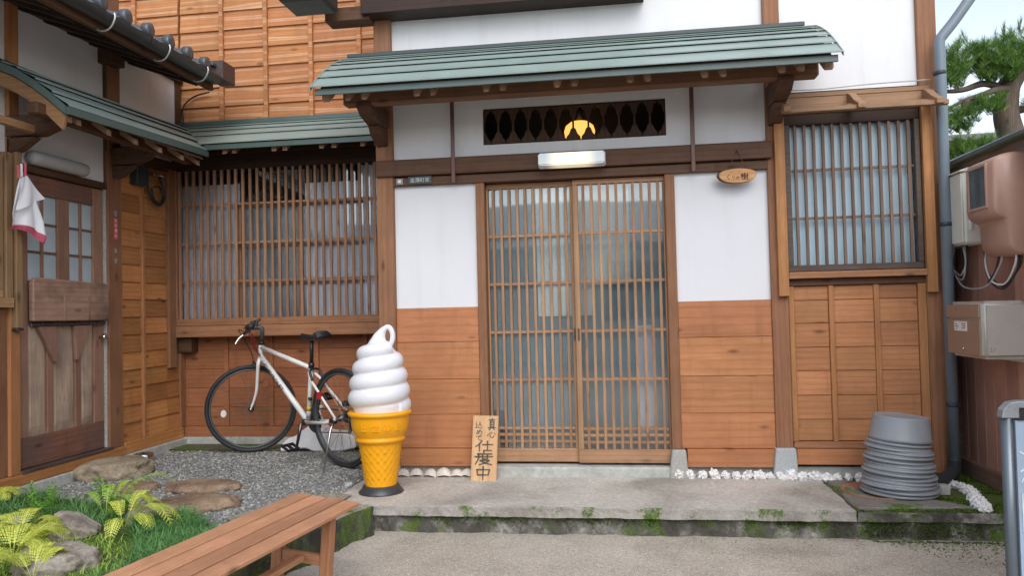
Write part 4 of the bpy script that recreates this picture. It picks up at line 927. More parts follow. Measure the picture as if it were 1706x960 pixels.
# the cover has a shallow window head over a fuller belly: profile in (x,z)
mp = [(FX-.002, 1.80), (2.93, 1.805), (2.86, 1.79), (2.833, 1.765), (2.828, 1.53), (2.838, 1.49), (2.868, 1.475), (2.89, 1.46), (2.895, 1.34), (2.92, 1.30), (2.96, 1.285), (FX-.002, 1.285)]
o = prism('meter_cover', mp, 'y', -.80, -.48, 'meter_brown', t, .016); sharp(o, 50)
box('meter_back', FX-.012, FX-.001, -.83, -.45, 1.31, 1.815, 'meter_brown', t)
box('meter_window', 2.824, 2.829, -.73, -.545, 1.545, 1.745, 'meter_glass', t, .001); 
for (y0, y1, z0, z1) in ((-.745, -.731, 1.53, 1.76), (-.544, -.530, 1.53, 1.76), (-.731, -.544, 1.746, 1.76), (-.731, -.544, 1.53, 1.544)): box('window_frame', 2.819, 2.834, y0, y1, z0, z1, 'meter_brown', t, .002)
t = thing('service_cables', 'bundle of looping black and white cables under the brown meter', 'cables', (2.98, -.4, 1.2))
def cab(pts, r, mat): tube('cable', smoothpts(pts, 6), r, mat, t, 6)
for k, (dx_, dz_) in enumerate(((0, 0), (.012, .012), (-.010, .022))):
    cab([(2.97+dx_, -.72, 1.30), (2.965+dx_, -.72, 1.22+dz_), (2.96, -.60, 1.125+dz_), (2.96+dx_, -.48, 1.135+dz_), (2.97, -.36, 1.22+dz_), (2.98, -.33, 1.38)], .0055, ('wire_black', 'wire_black', 'label_white')[k])
    cab([(2.96+dx_, .02, 1.38), (2.95+dx_, .03, 1.28), (2.955, -.02, 1.20+dz_), (2.96+dx_, -.09, 1.19+dz_), (2.96, -.13, 1.28), (2.97+dx_, -.10, 1.38)], .0055, ('wire_grey', 'wire_black', 'wire_grey')[k])
cab([(2.95, .0, 1.22), (2.95, -.10, 1.145), (2.95, -.28, 1.125), (2.95, -.44, 1.15), (2.955, -.56, 1.25), (2.96, -.58, 1.30)], .0055, 'wire_grey')
cab([(2.945, -.44, 1.155), (2.95, -.52, 1.22), (2.95, -.56, 1.29)], .006, 'wire_black')
t = thing('mailbox', 'brown and grey metal mailbox with white label on the fence', 'mailbox', (2.9, -.45, .75))
rbox('mailbox_body', 2.812, FX-.012, -.665, -.228, .752, 1.055, 'mailbox_side', t, .022)
box('mailbox_flap', 2.800, 2.811, -.650, -.243, .968, 1.040, 'mailbox_front', t, .003); box('mailbox_door', 2.802, 2.811, -.650, -.243, .768, .960, 'mailbox_front', t, .003)
box('back_plate', FX-.011, FX-.002, -.70, -.2, .73, 1.05, 'label_white', t, .002)
box('label', 2.7995, 2.8015, -.505, -.345, .895, .948, 'label_white', t, .0005)
for (y0, y1, z) in ((-.38, -.36, .93), (-.40, -.358, .918), (-.385, -.365, .906), (-.49, -.44, .934), (-.49, -.45, .922), (-.485, -.445, .910)): box('label_print', 2.7990, 2.7996, y0, y1, z, z+.004, 'ink', t, 0)
kn = lathegeo([(.007, 0), (.008, .006), (.004, .010)], (0, 0, 0), 12); mesh('mailbox_lock', [(2.802-v[2], -.455+v[0], .80+v[1]) for v in kn[0]], kn[1], 'steel', t, True)
text('lettering', '37', .022, (2.842, -.6655, .79), (1, 0, 0), (0, 0, 1), 'ink_faint', t)

# ================================================================= ICE CREAM DISPLAY
cx, cy = -.482, -.47
t = thing('ice_cream_display', 'large white soft serve ice cream statue in a yellow cone on a black foot', 'statue', (cx, cy, 0))
lathe('foot', [(.133, 0), (.134, .006), (.118, .022), (.106, .044), (.10, .046)], (cx, cy, 0), 'cone_base', t, 48)
def waff(a, z):
    if not .05 < z < .295: return 0
    u = a*9/(2*PI)*2; vv = z*20
    d1 = abs((u+vv) % 1-.5); d2 = abs((u-vv) % 1-.5)
    return .0055*(max(0, d1-.41)+max(0, d2-.41))*11 - .002
cp = [(.092, .044)]+[(.092+.035*(z-.05)/.25, z) for z in np.linspace(.05, .30, 46)]+[(.142, .308), (.149, .316), (.149, .326), (.141, .334), (.143, .34), (.158, .36), (.167, .39), (.171, .42), (.172, .45), (.174, .458), (.186, .464), (.190, .472), (.188, .482), (.178, .488), (.15, .486)]
lathe('wafer_cone', cp, (cx, cy, 0), 'cone_yellow', t, 144, waff)
def cyl_text(ch, ang, z, h):
    V, F = textgeo(ch, 1, .02); A = np.array(V); mn, mx = A.min(0), A.max(0); k = h/(mx[1]-mn[1]); out = []
    for v in V:
        u = (v[0]-(mn[0]+mx[0])/2)*k; zz = z+(v[1]-mn[1])*k; rr = .1695+(zz-.40)*.06+.004*(1 if v[2] > 0 else -1); an = ang+u/.17
        out.append((cx+rr*math.cos(an), cy+rr*math.sin(an), zz))
    return out, F
v, f = merge([cyl_text(c, -PI/2+.33+a_, .382, .044) for c, a_ in (('E', -.62), ('世', -.20), ('の', .20), ('E', .62))])
mesh('embossed_letters', v, f, 'cone_yellow', t)
# swirl: a tube wound on a shrinking helix around a solid core
hp = []; hr = []; turns = 4.0; n_ = 220
for i in range(n_+1):
    u = i/n_; an = -PI*.15+turns*2*PI*u; z = .505+.355*u
    R_out = .188-.068*u**2.1; rr = .069-.024*u
    hp.append((cx+(R_out-rr)*math.cos(an), cy+(R_out-rr)*math.sin(an), z)); hr.append(rr if u > .03 else rr*(.75+.25*u/.03))
v1, f1 = tubegeo(hp, hr, 20)
v2, f2 = lathegeo([(.05, .47), (.15, .475), (.16, .52), (.145, .60), (.128, .70), (.105, .78), (.08, .84), (.05, .86), (.02, .87)], (cx, cy, 0), 48)
tipc = smoothpts([(cx+.0, cy, .83), (cx+.0, cy, .87), (cx+.002, cy, .915), (cx+.018, cy, .952), (cx+.042, cy, .978)], 6)
v3, f3 = tubegeo(tipc, list(np.interp(np.arange(len(tipc)), [0, 6, 12, 18, 24], [.110, .078, .042, .024, .016])), 20)
ring = [(cx+.058+.031*math.cos(q), cy, .928+.056*math.sin(q)) for q in np.linspace(0, 2*PI, 28)[:-1]]
v4, f4 = tubegeo(ring, .0160, 14, closed=True)
v, f = merge([(v1, f1), (v2, f2), (v3, f3), (v4, f4)])
o = mesh('soft_serve', v, f, 'soft_white', t, True)
rm = o.modifiers.new('r', 'REMESH'); rm.mode = 'VOXEL'; rm.voxel_size = .0045; rm.use_smooth_shade = True
sm = o.modifiers.new('s', 'SMOOTH'); sm.iterations = 5; sm.factor = .5

# ================================================================= WOODEN SIGN leaning by the door
ang = rad(13); tl = rad(-1.0)
uxs = Vector((math.cos(rad(4)), math.sin(rad(4))*.2, math.sin(rad(0)))).normalized()
hs_ = Vector((.045, math.sin(ang), math.cos(ang))).normalized()
ns = uxs.cross(hs_).normalized()
Ms = Matrix((uxs, ns*-1, hs_)).transposed().to_4x4(); Ms.translation = Vector((-.002, -.155, 0))
# local axes: x right, y into the board, z up the board
t = thing('wooden_sign', 'small wooden board brushed 真心込めて仕度中 leaning beside the door', 'sign', mat=Ms)
Wd, Hd = .163, .408
box('sign_board', 0, Wd, 0, .012, 0, Hd, 'sign_wood', t, .0015)
brush('lettering', [('shin', .098, .018, .052, .072), ('kokoro', .094, .098, .056, .042), ('komi', .018, .040, .044, .042), ('me', .022, .088, .042, .034), ('te', .020, .126, .046, .030),
                    ('shi', .024, .160, .108, .066), ('taku', .020, .232, .116, .076), ('naka', .026, .318, .102, .080)], (0, -.0003, Hd), (1, 0, 0), (0, 0, -1), (0, -1, 0), .105, 'ink', t)
for x in (.040, .125): tube('screw_eye', [(x, .006, Hd), (x, .006, Hd+.012)], .002, 'steel', t, 6)

# ================================================================= SHELLS AND CORAL
def lumpy(name, r, seed, amp, sub=2, scl=(1, 1, 1), freq=2.2, flat=None):
    from mathutils import noise
    bm = bmesh.new(); bmesh.ops.create_icosphere(bm, subdivisions=sub, radius=1); off = Vector((seed*3.7, seed*1.3, seed*7.1))
    for v in bm.verts:
        d = noise.fractal(v.co*freq+off, .9, 2.1, 4)*amp; v.co = v.co*(1+d)
        if flat and v.co.z > flat: v.co.z = flat+(v.co.z-flat)*.18
        v.co = Vector((v.co.x*scl[0]*r, v.co.y*scl[1]*r, v.co.z*scl[2]*r))
    me = bpy.data.meshes.new(name); bm.to_mesh(me); bm.free(); return me
cor = [lumpy('coral_piece', .0285, 11+k, .55, 3, (1, .9, .8), 2.6) for k in range(6)]
for m_ in cor: m_.materials.append(MATS['coral_white'])
rs = random.Random(5)
spots = []
x = 1.292
while x < 2.46: spots.append((x, -.02-.012*rs.random()-.04*(x-1.29)/1.1, 1+rs.random()*.35)); x += .060+rs.random()*.014
ORD_ = ['first', 'second', 'third', 'fourth', 'fifth', 'sixth', 'seventh', 'eighth', 'ninth', 'tenth', 'eleventh', 'twelfth', 'thirteenth', 'fourteenth', 'fifteenth', 'sixteenth', 'seventeenth', 'eighteenth', 'nineteenth', 'twentieth']
def coral(x, y, z, s, lab, grp):
    o = bpy.data.objects.new('coral_piece', cor[rs.randrange(6)]); COL.objects.link(o); o.location = (x, y, z); o.rotation_euler = (rs.random()*6, rs.random()*6, rs.random()*6)
    o.scale = (s*(.85+.3*rs.random()), s*(.85+.3*rs.random()), s*(.8+.3*rs.random())); tag(o, lab, 'coral', grp)
for i, (x, y, s) in enumerate(spots): coral(x, y, .016 if x < 2.12 else .010, s, '%s white coral lump along the wall foot, counting right from the doors' % ORD_[i], 'coral lumps along the house wall')
for k in range(18):
    u = k/17; coral(2.80+.03*rs.random()-.02+ .03*math.sin(u*5), -.19-.56*u+.02*rs.random(), .012, .65+.4*rs.random()+.35*u, '%s white coral lump beside the fence, counting forward from the wall' % ORD_[k], 'coral lumps beside the fence')
# shells
def shellmesh():
    V = []; F = []; n_, m_ = 22, 8
    for j in range(m_+1):
        tt = j/m_
        for i in range(n_+1):
            a = PI*(i/n_)*1.06-.1; rr = .034*(1-(1-tt)**1.5)*(1+.05*math.cos(i*3.14))*(1+.03*math.sin(tt*20)); h = .018*math.sin(min(1, tt*1.05)*PI*.5*1.6)
            V.append((rr*math.cos(a)*1.0, rr*math.sin(a)*.8-.012, max(0, .019*math.cos((1-tt)*.3)*(1-tt**2)+.0015)))
    for j in range(m_):
        for i in range(n_): a = j*(n_+1)+i; F.append([a, a+1, a+n_+2, a+n_+1])
    return V, F
sv, sf = shellmesh()
wdesc = ['leftmost scallop shell in the row, half behind the cone foot', 'pale scallop shell, second from the ice cream cone', 'tan scallop shell, third from the ice cream cone', 'widest white scallop shell, fourth from the ice cream cone', 'tan scallop shell, second from the wooden sign', 'scallop shell tucked against the left edge of the wooden sign']
sm_ = None
for i, (x, rz, s) in enumerate(((-.474, .2, 1.0), (-.388, 3.3, 1.05), (-.290, .5, 1.0), (-.205, 3.05, 1.22), (-.115, .4, .95), (-.052, .3, 1.0))):
    o = mesh('scallop_shell', sv, sf, 'shell', None, True, center=False) if sm_ is None else bpy.data.objects.new('scallop_shell', sm_)
    if sm_ is None: sm_ = o.data
    else: COL.objects.link(o)
    o.location = (x, -.030+.010*(i % 2), .020); o.rotation_euler = (rad(60), 0, .25*math.sin(i*2.3)); o.scale = (s*1.3, s*1.9, s*1.5); tag(o, wdesc[i], 'shell', 'scallop shells along the wall')

# ================================================================= POT STACK
pc = (2.46, -.40)
o = lathe('saucer', [(.185, 0), (.208, .010), (.211, .018), (.200, .018), (.19, .012), (.02, .010)], (2.375, -.36, -.006), 'terracotta', None, 48); tag(o, 'terracotta saucer sticking out from under the stack of pots', 'saucer')
NP = 14
def pot(k):
    u = k/(NP-1); r_ = .198-.038*u; z = .012+.290*u; top = k == NP-1
    if top: pr = [(r_-.012, 0), (r_, .002), (r_+.001, .012), (r_-.002, .018), (.142, .126), (.138, .130), (.132, .126), (.126, .125), (.03, .123), (.012, .120)]
    else: pr = [(r_-.012, 0), (r_, .001), (r_+.0015, .006), (r_-.001, .011), (r_-.012, .015), (r_-.030, .06), (.10, .065), (.012, .065)]
    v, f = lathegeo(pr, (0, 0, 0), 56); me_o = mesh('plant_pot', v, f, 'pot_grey', None, True, center=False); sharp(me_o, 30)
    me_o.location = (pc[0]+.008*math.sin(k*2.1)+.004*u, pc[1]+.006*math.cos(k*1.7), z); me_o.rotation_euler = (rad(1.2*math.sin(k*1.9)), rad(2.4+3.2*u+1.1*math.sin(k*2.7)), k)
    e = me_o.rotation_euler; me_o.rotation_euler = (Matrix.Rotation(rad(1.8+3.4*u+.7*math.sin(k*2.7)), 4, 'Y') @ Matrix.Rotation(rad(.8*math.sin(k*1.9)), 4, 'X')).to_euler()
    return me_o
names = ['bottommost', 'second', 'third', 'fourth', 'fifth', 'sixth', 'seventh', 'eighth', 'ninth', 'tenth', 'eleventh', 'twelfth', 'thirteenth', 'top']
for k in range(NP):
    lab = 'upside-down grey pot topping the stack by the drain pipe, fully visible' if k == NP-1 else ('lowest grey pot rim of the stack, resting on the saucer' if k == 0 else '%s grey pot rim from the bottom of the stack by the drain pipe' % names[k])
    tag(pot(k), lab, 'plant pot', 'stack of grey plant pots')

# ================================================================= CRATE, BOWL behind the bicycle
t = thing('white_block', 'white moulded plastic parking block on the ground behind the bicycle', 'plastic block', (-1.45, .95, 0))
pf = [(-1.72, .0), (-1.71, .05), (-1.66, .10), (-1.60, .115), (-1.55, .155), (-1.48, .20), (-1.40, .20), (-1.34, .15), (-1.18, .14), (-1.10, .11), (-1.10, .03), (-1.22, .0), (-1.36, .0), (-1.45, .0), (-1.50, .025), (-1.56, .022), (-1.60, .0)]
prism('block_body', pf, 'y', .83, 1.0, 'crate_white', t, .010)
lathe('block_knob', [(.03, 0), (.03, .05), (.018, .055), (.018, .11), (.034, .12), (.034, .14), (.015, .148)], (-1.44, .95, .20), 'crate_white', t, 20)
o = lathe('dog_bowl', [(.078, 0), (.080, .008), (.074, .050), (.070, .056), (.062, .054), (.052, .018), (.012, .012)], (-2.62, .44, .0), 'steel', None, 40); tag(o, 'round stainless steel bowl on the gravel beside the wall', 'bowl')
# ================================================================= BICYCLE (local: x forward, y towards the rider's left, z up)
fd = Vector((-.84528, .53432, 0)); lean = rad(3); lf0 = Vector((-.53432, -.84528, 0))
zl = (Vector((0, 0, 1))*math.cos(lean) + lf0*math.sin(lean)).normalized(); yl = zl.cross(fd).normalized()
Mb = Matrix((fd, yl, zl)).transposed().to_4x4(); Mb.translation = Vector((-.965, .25, 0))
bk = thing('bicycle', 'white hybrid bicycle with black tyres propped on its kickstand under the window', 'bicycle', mat=Mb)
def tb(name, pts, r, mat, par=bk, seg=12, **k): return tube(name, pts, r, mat, par, seg, **k)
RH, FH = Vector((0, 0, .345)), None
steer = rad(56); piv0, piv1 = Vector((.972, 0, .85)), Vector((1.0, 0, .735))
pv = Vector((1.085, 0, 0))
def S(x, y, z):
    """a point given in the steered frame, x forward from the steering axis"""
    k = (.85-z)/.115*.028; ax = .972+k
    return Vector((ax + x*math.cos(steer)-y*math.sin(steer), x*math.sin(steer)+y*math.cos(steer), z))
def wheel(name, c, ang_, par, r=.345):
    ux = Vector((math.cos(ang_), math.sin(ang_), 0)); uz = Vector((0, 0, 1)); ax = Vector((-math.sin(ang_), math.cos(ang_), 0)); c = Vector(c)
    def cir(rr, n_=72, y=0): return [c+ux*(rr*math.cos(q))+uz*(rr*math.sin(q))+ax*y for q in np.linspace(0, 2*PI, n_+1)[:-1]]
    w_ = tb(name, cir(r-.017), .017, 'black_rubber', par, 12, closed=True)
    v, f = merge([tubegeo(cir(r-.040, 72, y), .0085, 6, closed=True) for y in (-.006, .006)]); mesh('rim', v, f, 'rim_grey', w_, True)
    parts = []
    for k in range(28):
        a = 2*PI*k/28; s = 1 if k % 2 else -1; h = a+s*(1 if k % 4 < 2 else -1)*1.25
        p0 = c+ux*(.022*math.cos(h))+uz*(.022*math.sin(h))+ax*(s*.028); p1 = c+ux*((r-.042)*math.cos(a))+uz*((r-.042)*math.sin(a))
        parts.append(tubegeo([p0, p1], .0016, 4))
    v, f = merge(parts); mesh('spokes', v, f, 'spoke', w_)
    tb('hub', [c-ax*.045, c-ax*.03, c-ax*.028, c+ax*.028, c+ax*.03, c+ax*.045], [.010, .010, .024, .024, .010, .010], 'dark_steel', w_, 14)
    return w_
fc = S(.042, 0, .345); fc.z = .345
fw_ = wheel('front_wheel', fc, steer, bk); rw_ = wheel('rear_wheel', RH, 0, bk, .35)
# reflectors on the spokes
ux = Vector((math.cos(steer), math.sin(steer), 0)); p = fc+ux*.205+Vector((0, 0, -.02)); ax = Vector((-math.sin(steer), math.cos(steer), 0))
v, f = tubegeo([p-ax*.004, p+ax*.012], .021, 12); mesh('reflector', [(x, y, p.z+(z-p.z)*1.35) for x, y, z in v], f, 'label_white', fw_)
# frame
BB = Vector((.415, 0, .288)); ST = Vector((.335, 0, .705)); HT, HB = Vector((.972, 0, .85)), Vector((1.0, 0, .73))
fr = tb('frame', [BB, ST+(ST-BB)*.03], .0165, 'white_paint')
tb('head_tube', [HT, HB], .020, 'white_paint', fr); tb('top_tube', [Vector((.978, 0, .825)), Vector((.345, 0, .685))], [.0185, .0165], 'white_paint', fr)
tb('down_tube', [Vector((.992, 0, .762)), BB], [.021, .021], 'white_paint', fr)
for s in (-1, 1):
    tb('chain_stay', [BB+Vector((-.02, s*.03, 0)), Vector((.15, s*.045, .305)), Vector((.0, s*.066, .345))], [.013, .012, .009], 'white_paint', fr, 10)
    tb('seat_stay', [Vector((.345, s*.018, .655)), Vector((.30, s*.042, .61)), Vector((.0, s*.066, .35))], [.011, .010, .008], 'white_paint', fr, 10)
tb('bottom_bracket', [BB-Vector((0, .042, 0)), BB+Vector((0, .042, 0))], .023, 'dark_steel', fr, 14)
tb('frame_band', [BB+(ST-BB)*.20, BB+(ST-BB)*.27], .0175, 'yellow_tag', fr); tb('frame_band', [BB+(ST-BB)*.08, BB+(ST-BB)*.19], .0172, 'wire_grey', fr)
tb('seat_clamp', [ST-Vector((-.004, 0, .02)), ST+Vector((-.004, 0, .018))], .021, 'black_plastic', fr)
d = (BB-Vector((.992, 0, .762))).normalized(); upv = Vector((0, 1, 0)).cross(d)
text('lettering', 'CHEVROLET', .034, Vector((.992, 0, .762))+d*.10+upv*-.019+Vector((0, .0222, 0)), d, upv, 'black_plastic', fr, .30)
# fork
def forkleg(s): return smoothpts([S(.005, s*.012, .735), S(.012, s*.048, .70), S(.012, s*.052, .62), S(.010, s*.053, .50), S(.022, s*.052, .42), S(.042, s*.050, .352)], 4)
fk = tb('fork', [S(0, 0, .745), S(.004, 0, .70)], .021, 'white_paint')
for s in (-1, 1): tb('fork_leg', forkleg(s), [.0155-.0075*k/20 for k in range(21)], 'white_paint', fk)
tb('axle', [fc+ax*.05, fc+ax*.064], .012, 'steel', fk)
tb('front_brake', smoothpts([S(.02, .05, .66), S(.045, .042, .70), S(.05, .0, .715), S(.045, -.042, .70), S(.02, -.05, .66)]), .009, 'black_plastic', fk, 8)
# stem, bar, grips, lever
stm = tb('stem', [S(-.0, 0, .855), S(0, 0, .955)]+[S(.005, 0, .975), S(.03, 0, .985), S(.115, 0, .985)], [.016, .016, .018, .018, .016], 'rim_grey')
tb('headset', [S(0, 0, .85), S(0, 0, .872)], .024, 'black_plastic', stm)
hb = tb('handlebar', smoothpts([S(.075, .30, 1.005), S(.095, .20, 1.0), S(.118, .06, .990), S(.118, -.06, .990), S(.095, -.20, 1.005), S(.07, -.30, 1.01)]), .0125, 'rim_grey')
tb('grip', [S(.068, .32, 1.008), S(.095, .20, 1.0)], .023, 'black_rubber', hb, 14); tb('grip', [S(.066, -.315, 1.012), S(.090, -.225, 1.006)], .020, 'black_rubber', hb, 14)
tb('bar_end', smoothpts([S(.05, .05, 1.0), S(.045, .03, 1.03), S(.02, .02, 1.05)]), .010, 'black_plastic', hb)
for s in (1, -1):
    tb('lever_clamp', [S(.06, s*.20, 1.0), S(.10, s*.19, .97), S(.13, s*.185, .945)], [.016, .014, .010], 'dark_steel', hb, 10)
    tb('brake_lever', smoothpts([S(.125, s*.185, .945), S(.16, s*.20, .915), S(.18, s*.225, .875)]), [.006]+[.008]*11+[.006], 'steel', hb, 8)
cc = S(.10, .14, .965); v, f = lathegeo([(.006, 0), (.020, .003), (.022, .012), (.012, .022), (.003, .024)], tuple(cc), 18); mesh('bell', v, f, 'steel', hb, True)
tb('brake_cable', smoothpts([S(.12, .18, .96), S(.17, .10, .98), S(.15, .03, .93), S(.075, .0, .80), S(.05, -.01, .72)]), .0035, 'black_plastic', hb, 5)
tb('gear_cable', smoothpts([S(.10, -.15, .98), S(.12, -.04, .98), S(.085, .02, .92), S(.045, .02, .82), S(.0, .025, .76)]), .0055, 'red_cable', hb, 6)
tb('gear_cable', smoothpts([S(.11, .16, .97), S(.13, .06, .985), S(.07, .03, .93), S(.03, .03, .80)]), .0045, 'red_cable', hb, 6)
# seat
sp = tb('seat_post', [ST+Vector((-.0, 0, .0)), Vector((.312, 0, .90))], .0135, 'black_plastic')
sv2 = []; sf2 = []; n_, m_ = 26, 12
for i in range(n_+1):
    u = i/n_; x = .435-.285*u; w2 = .018+.016*u+.050*max(0, (u-.45)/.55)**1.5
    if u > .9: w2 *= 1-((u-.9)/.1)**2*.35
    if u < .06: w2 *= .45+.55*u/.06
    zt = .925+.012*(1-math.sin(u*PI))+.020*max(0, u-.6)
    for k in range(m_+1):
        a = PI*k/m_; sv2.append((x, w2*math.cos(a), zt-.042*(1-math.sin(a)**.6)))
for i in range(n_):
    for k in range(m_): a = i*(m_+1)+k; sf2.append([a, a+1, a+m_+2, a+m_+1])
sf2 += [[k for k in range(m_+1)], [n_*(m_+1)+k for k in range(m_, -1, -1)]]; sf2 += [[i*(m_+1), (i+1)*(m_+1), (i+1)*(m_+1)+m_, i*(m_+1)+m_] for i in range(n_)]
mesh('saddle', sv2, sf2, 'black_plastic', bk, True)
for s in (-1, 1): tb('saddle_rail', smoothpts([(.40, s*.018, .905), (.34, s*.022, .893), (.27, s*.022, .893), (.19, s*.035, .92)]), .004, 'dark_steel', bk, 6)
tb('saddle_bag', [(.20, -.06, .925), (.185, -.03, .93), (.185, .03, .93), (.20, .06, .925)], [.018, .026, .026, .018], 'black_rubber', bk, 12)
# drive train on the far side
cr = lathegeo([(.02, -.002), (.085, -.002), (.092, 0), (.085, .002), (.02, .002)], (0, 0, 0), 40)
mesh('chainring', [(BB.x+v[0], -.052+v[2], BB.z+v[1]) for v in cr[0]], cr[1], 'dark_steel', bk, True)
for i, (rr, y) in enumerate(((.048, -.038), (.040, -.044), (.032, -.050), (.024, -.056))):
    cs = lathegeo([(.012, -.001), (rr, -.001), (rr, .001), (.012, .001)], (0, 0, 0), 28); mesh('sprocket', [(v[0], y+v[2], .345+v[1]) for v in cs[0]], cs[1], 'dark_steel', rw_)
tb('chain', [(.0, -.05, .385), (BB.x, -.05, .378)], .004, 'black_plastic'); tb('chain', [(-.0, -.05, .23), (BB.x, -.05, .200)], .004, 'black_plastic')
tb('derailleur', [(.0, -.06, .33), (-.01, -.065, .28), (.02, -.062, .225)], [.016, .020, .012], 'black_plastic', bk, 8)
tb('chain_guard', smoothpts([(.06, -.06, .43), (-.04, -.075, .44), (-.09, -.075, .36)]), .022, 'black_plastic', bk, 8)
def crank(s, dz, dxx):
    c0 = BB+Vector((0, s*.062, 0)); c1 = BB+Vector((dxx, s*.085, dz)); k = tb('crank', [c0, c1], [.015, .011], 'dark_steel', bk, 8)
    px, py, pz_ = c1.x, c1.y+s*.055, c1.z
    rot = lambda x, z: (px+x*math.cos(.35)-z*math.sin(.35), pz_+x*math.sin(.35)+z*math.cos(.35))
    parts = []
    for (xa, xb, ya, yb) in ((-.045, .045, -.048, -.038), (-.045, .045, .038, .048), (-.045, -.035, -.04, .04), (.035, .045, -.04, .04), (-.045, .045, -.006, .006)):
        v, f = boxgeo(xa, xb, py+ya, py+yb, -.010, .010); parts.append(([(rot(x, z)[0], y, rot(x, z)[1]) for x, y, z in v], f))
    v, f = merge(parts); mesh('pedal', v, f, 'black_plastic', k)
crank(1, -.165, .035); crank(-1, .165, -.035)
tb('kickstand', [(.02, .06, .335), (.015, .10, .28), (-.045, .225, .004)], [.010, .008, .006], 'steel', bk, 8)
tb('kickstand_mount', [(.06, .06, .33), (.0, .066, .33)], .018, 'black_plastic', bk, 8)
v, f = tubegeo([(.175, .052, .50), (.168, .072, .502)], .020, 12); mesh('rear_reflector', [(x, y, .50+(z-.50)*1.3) for x, y, z in v], f, 'red_plastic', bk)
tb('rear_brake', smoothpts([(.27, .045, .60), (.30, .04, .665), (.31, 0, .68), (.30, -.04, .665), (.27, -.045, .60)]), .009, 'black_plastic', bk, 8)
tb('bottle_peg', [(.37, .012, .46), (.345, .014, .46)], .012, 'black_plastic', bk, 8)

# ================================================================= BENCH
e0 = Vector((-.534, -1.556, .25)); e1_ = Vector((-.213, -1.600, .224))
xb_ = (e1_-e0).normalized(); yb_ = Vector((.145, 1.19, .0)); yb_ = (yb_-xb_*yb_.dot(xb_)).normalized(); zb_ = xb_.cross(yb_).normalized()
Mn = Matrix((xb_, yb_, zb_)).transposed().to_4x4(); Mn.translation = e0
bn = thing('wooden_bench', 'slatted reddish wooden bench running out of the bottom edge of the picture', 'bench', mat=Mn)
W_ = .325; ln = 1.75; sw = (W_-3*.010)/4
for i in range(4): box('seat_slat', i*(sw+.010), i*(sw+.010)+sw, -ln, -.010*(i % 2)-.002*i, -.018, 0, 'bench_y', bn, .003)
for yy in (-.20, -1.55):
    box('leg', .020, .066, yy-.022, yy+.022, -.398, -.020, 'bench_z', bn); box('leg', W_-.070, W_-.024, yy-.022, yy+.022, -.376, -.020, 'bench_z', bn)
    box('top_rail', .068, W_-.072, yy-.014, yy+.014, -.058, -.020, 'bench_y', bn); box('cross_rail', .068, W_-.072, yy-.013, yy+.013, -.235, -.190, 'bench_y', bn)
box('stretcher', W_/2-.02, W_/2+.02, -1.53, -.222+.0, -.222, -.196, 'bench_y', bn)

# ================================================================= SIGN BOARD at the right edge
t = thing('standing_signboard', 'grey aluminium framed standing sign cut off by the right edge', 'sign board', (2.5, -2.2, -.15))
x0, x1, yA = 2.205, 2.80, -2.2
tube('frame_post', [(x0+.019, yA, -.15), (x0+.019, yA, .675)], .021, 'signboard_grey', t, 4).rotation_euler = (0, 0, 0)
prism('frame_cap', [(x0-.004, .672), (x0+.002, .700), (x0+.022, .722), (x0+.05, .728), (x1, .728), (x1, .705), (x0+.05, .705), (x0+.05, .672)], 'y', yA-.022, yA+.022, 'signboard_cap', t, .003)
box('frame_rail', x0+.046, x1, yA-.016, yA+.016, .664, .704, 'black_plastic', t); box('sign_face', x0+.042, x1, yA-.008, yA+.008, -.05, .664, 'signboard_face', t, 0)
box('poster', x0+.056, x1-.2, yA-.0105, yA-.0085, .30, .42, 'poster_beige', t, 0); box('poster_border', x0+.052, x0+.0555, yA-.0112, yA-.0085, .296, .424, 'label_white', t, 0)
v, f = merge([ribbon([[(0, 0), (1, .25)], [(0, .8), (1, .55)]], plane_fn((x0+.052, yA-.0088, .56), (.03, 0, 0), (0, 0, -.08), (0, -1, 0)), .004), ribbon([[(.1, 1), (.8, 0)], [(.8, 0), (1, 1)]], plane_fn((x0+.052, yA-.0088, .50), (.022, 0, 0), (0, 0, -.04), (0, -1, 0)), .003)])
mesh('lettering', v, f, 'label_white', t)

# ================================================================= STONES
def rock(name, c, s, rz, seed, mat, lab, cat='rock', grp=None, amp=.28, flat=.35, freq=1.4, tilt=(0, 0)):
    me = lumpy(name, 1, seed, amp, 5, s, freq, flat); me.materials.append(MATS[mat]); me.polygons.foreach_set('use_smooth', [True]*len(me.polygons))
    o = bpy.data.objects.new(name, me); COL.objects.link(o); o.location = c; o.rotation_euler = (tilt[0], tilt[1], rz); tag(o, lab, cat, grp); return o
G = 'stepping stones in the gravel'
rock('stepping_stone', (-2.50, -.05, .03), (.235, .20, .125), .75, 3, 'rock_tan', 'large tan boulder step in front of the old door', 'stepping stone', G, .2, .55)
rock('stepping_stone', (-2.10, -.46, .0), (.155, .11, .06), .6, 4, 'rock_brown', 'small reddish brown stone just in front of the tan boulder', 'stepping stone', G, .2, .5)
rock('stepping_stone', (-1.66, -.41, .0), (.245, .13, .075), .12, 6, 'rock_brown', 'flat brown stepping stone farther back in the gravel', 'stepping stone', G, .22, .45)
rock('stepping_stone', (-1.45, -.86, .0), (.235, .18, .095), .45, 7, 'rock_brown', 'flat brown stepping stone nearer the bench with a notched edge', 'stepping stone', G, .26, .45)
rock('stepping_stone', (-1.75, -1.02, -.01), (.17, .06, .035), .2, 9, 'rock_brown', 'thin purplish stone edge half hidden by the fern', 'stepping stone', G, .2, .45)
rock('garden_rock', (-1.46, -1.94, .03), (.17, .15, .115), .2, 22, 'rock_grey', 'big pale grey rock at the bottom edge of the garden', 'rock', 'garden rocks', .25, .5)
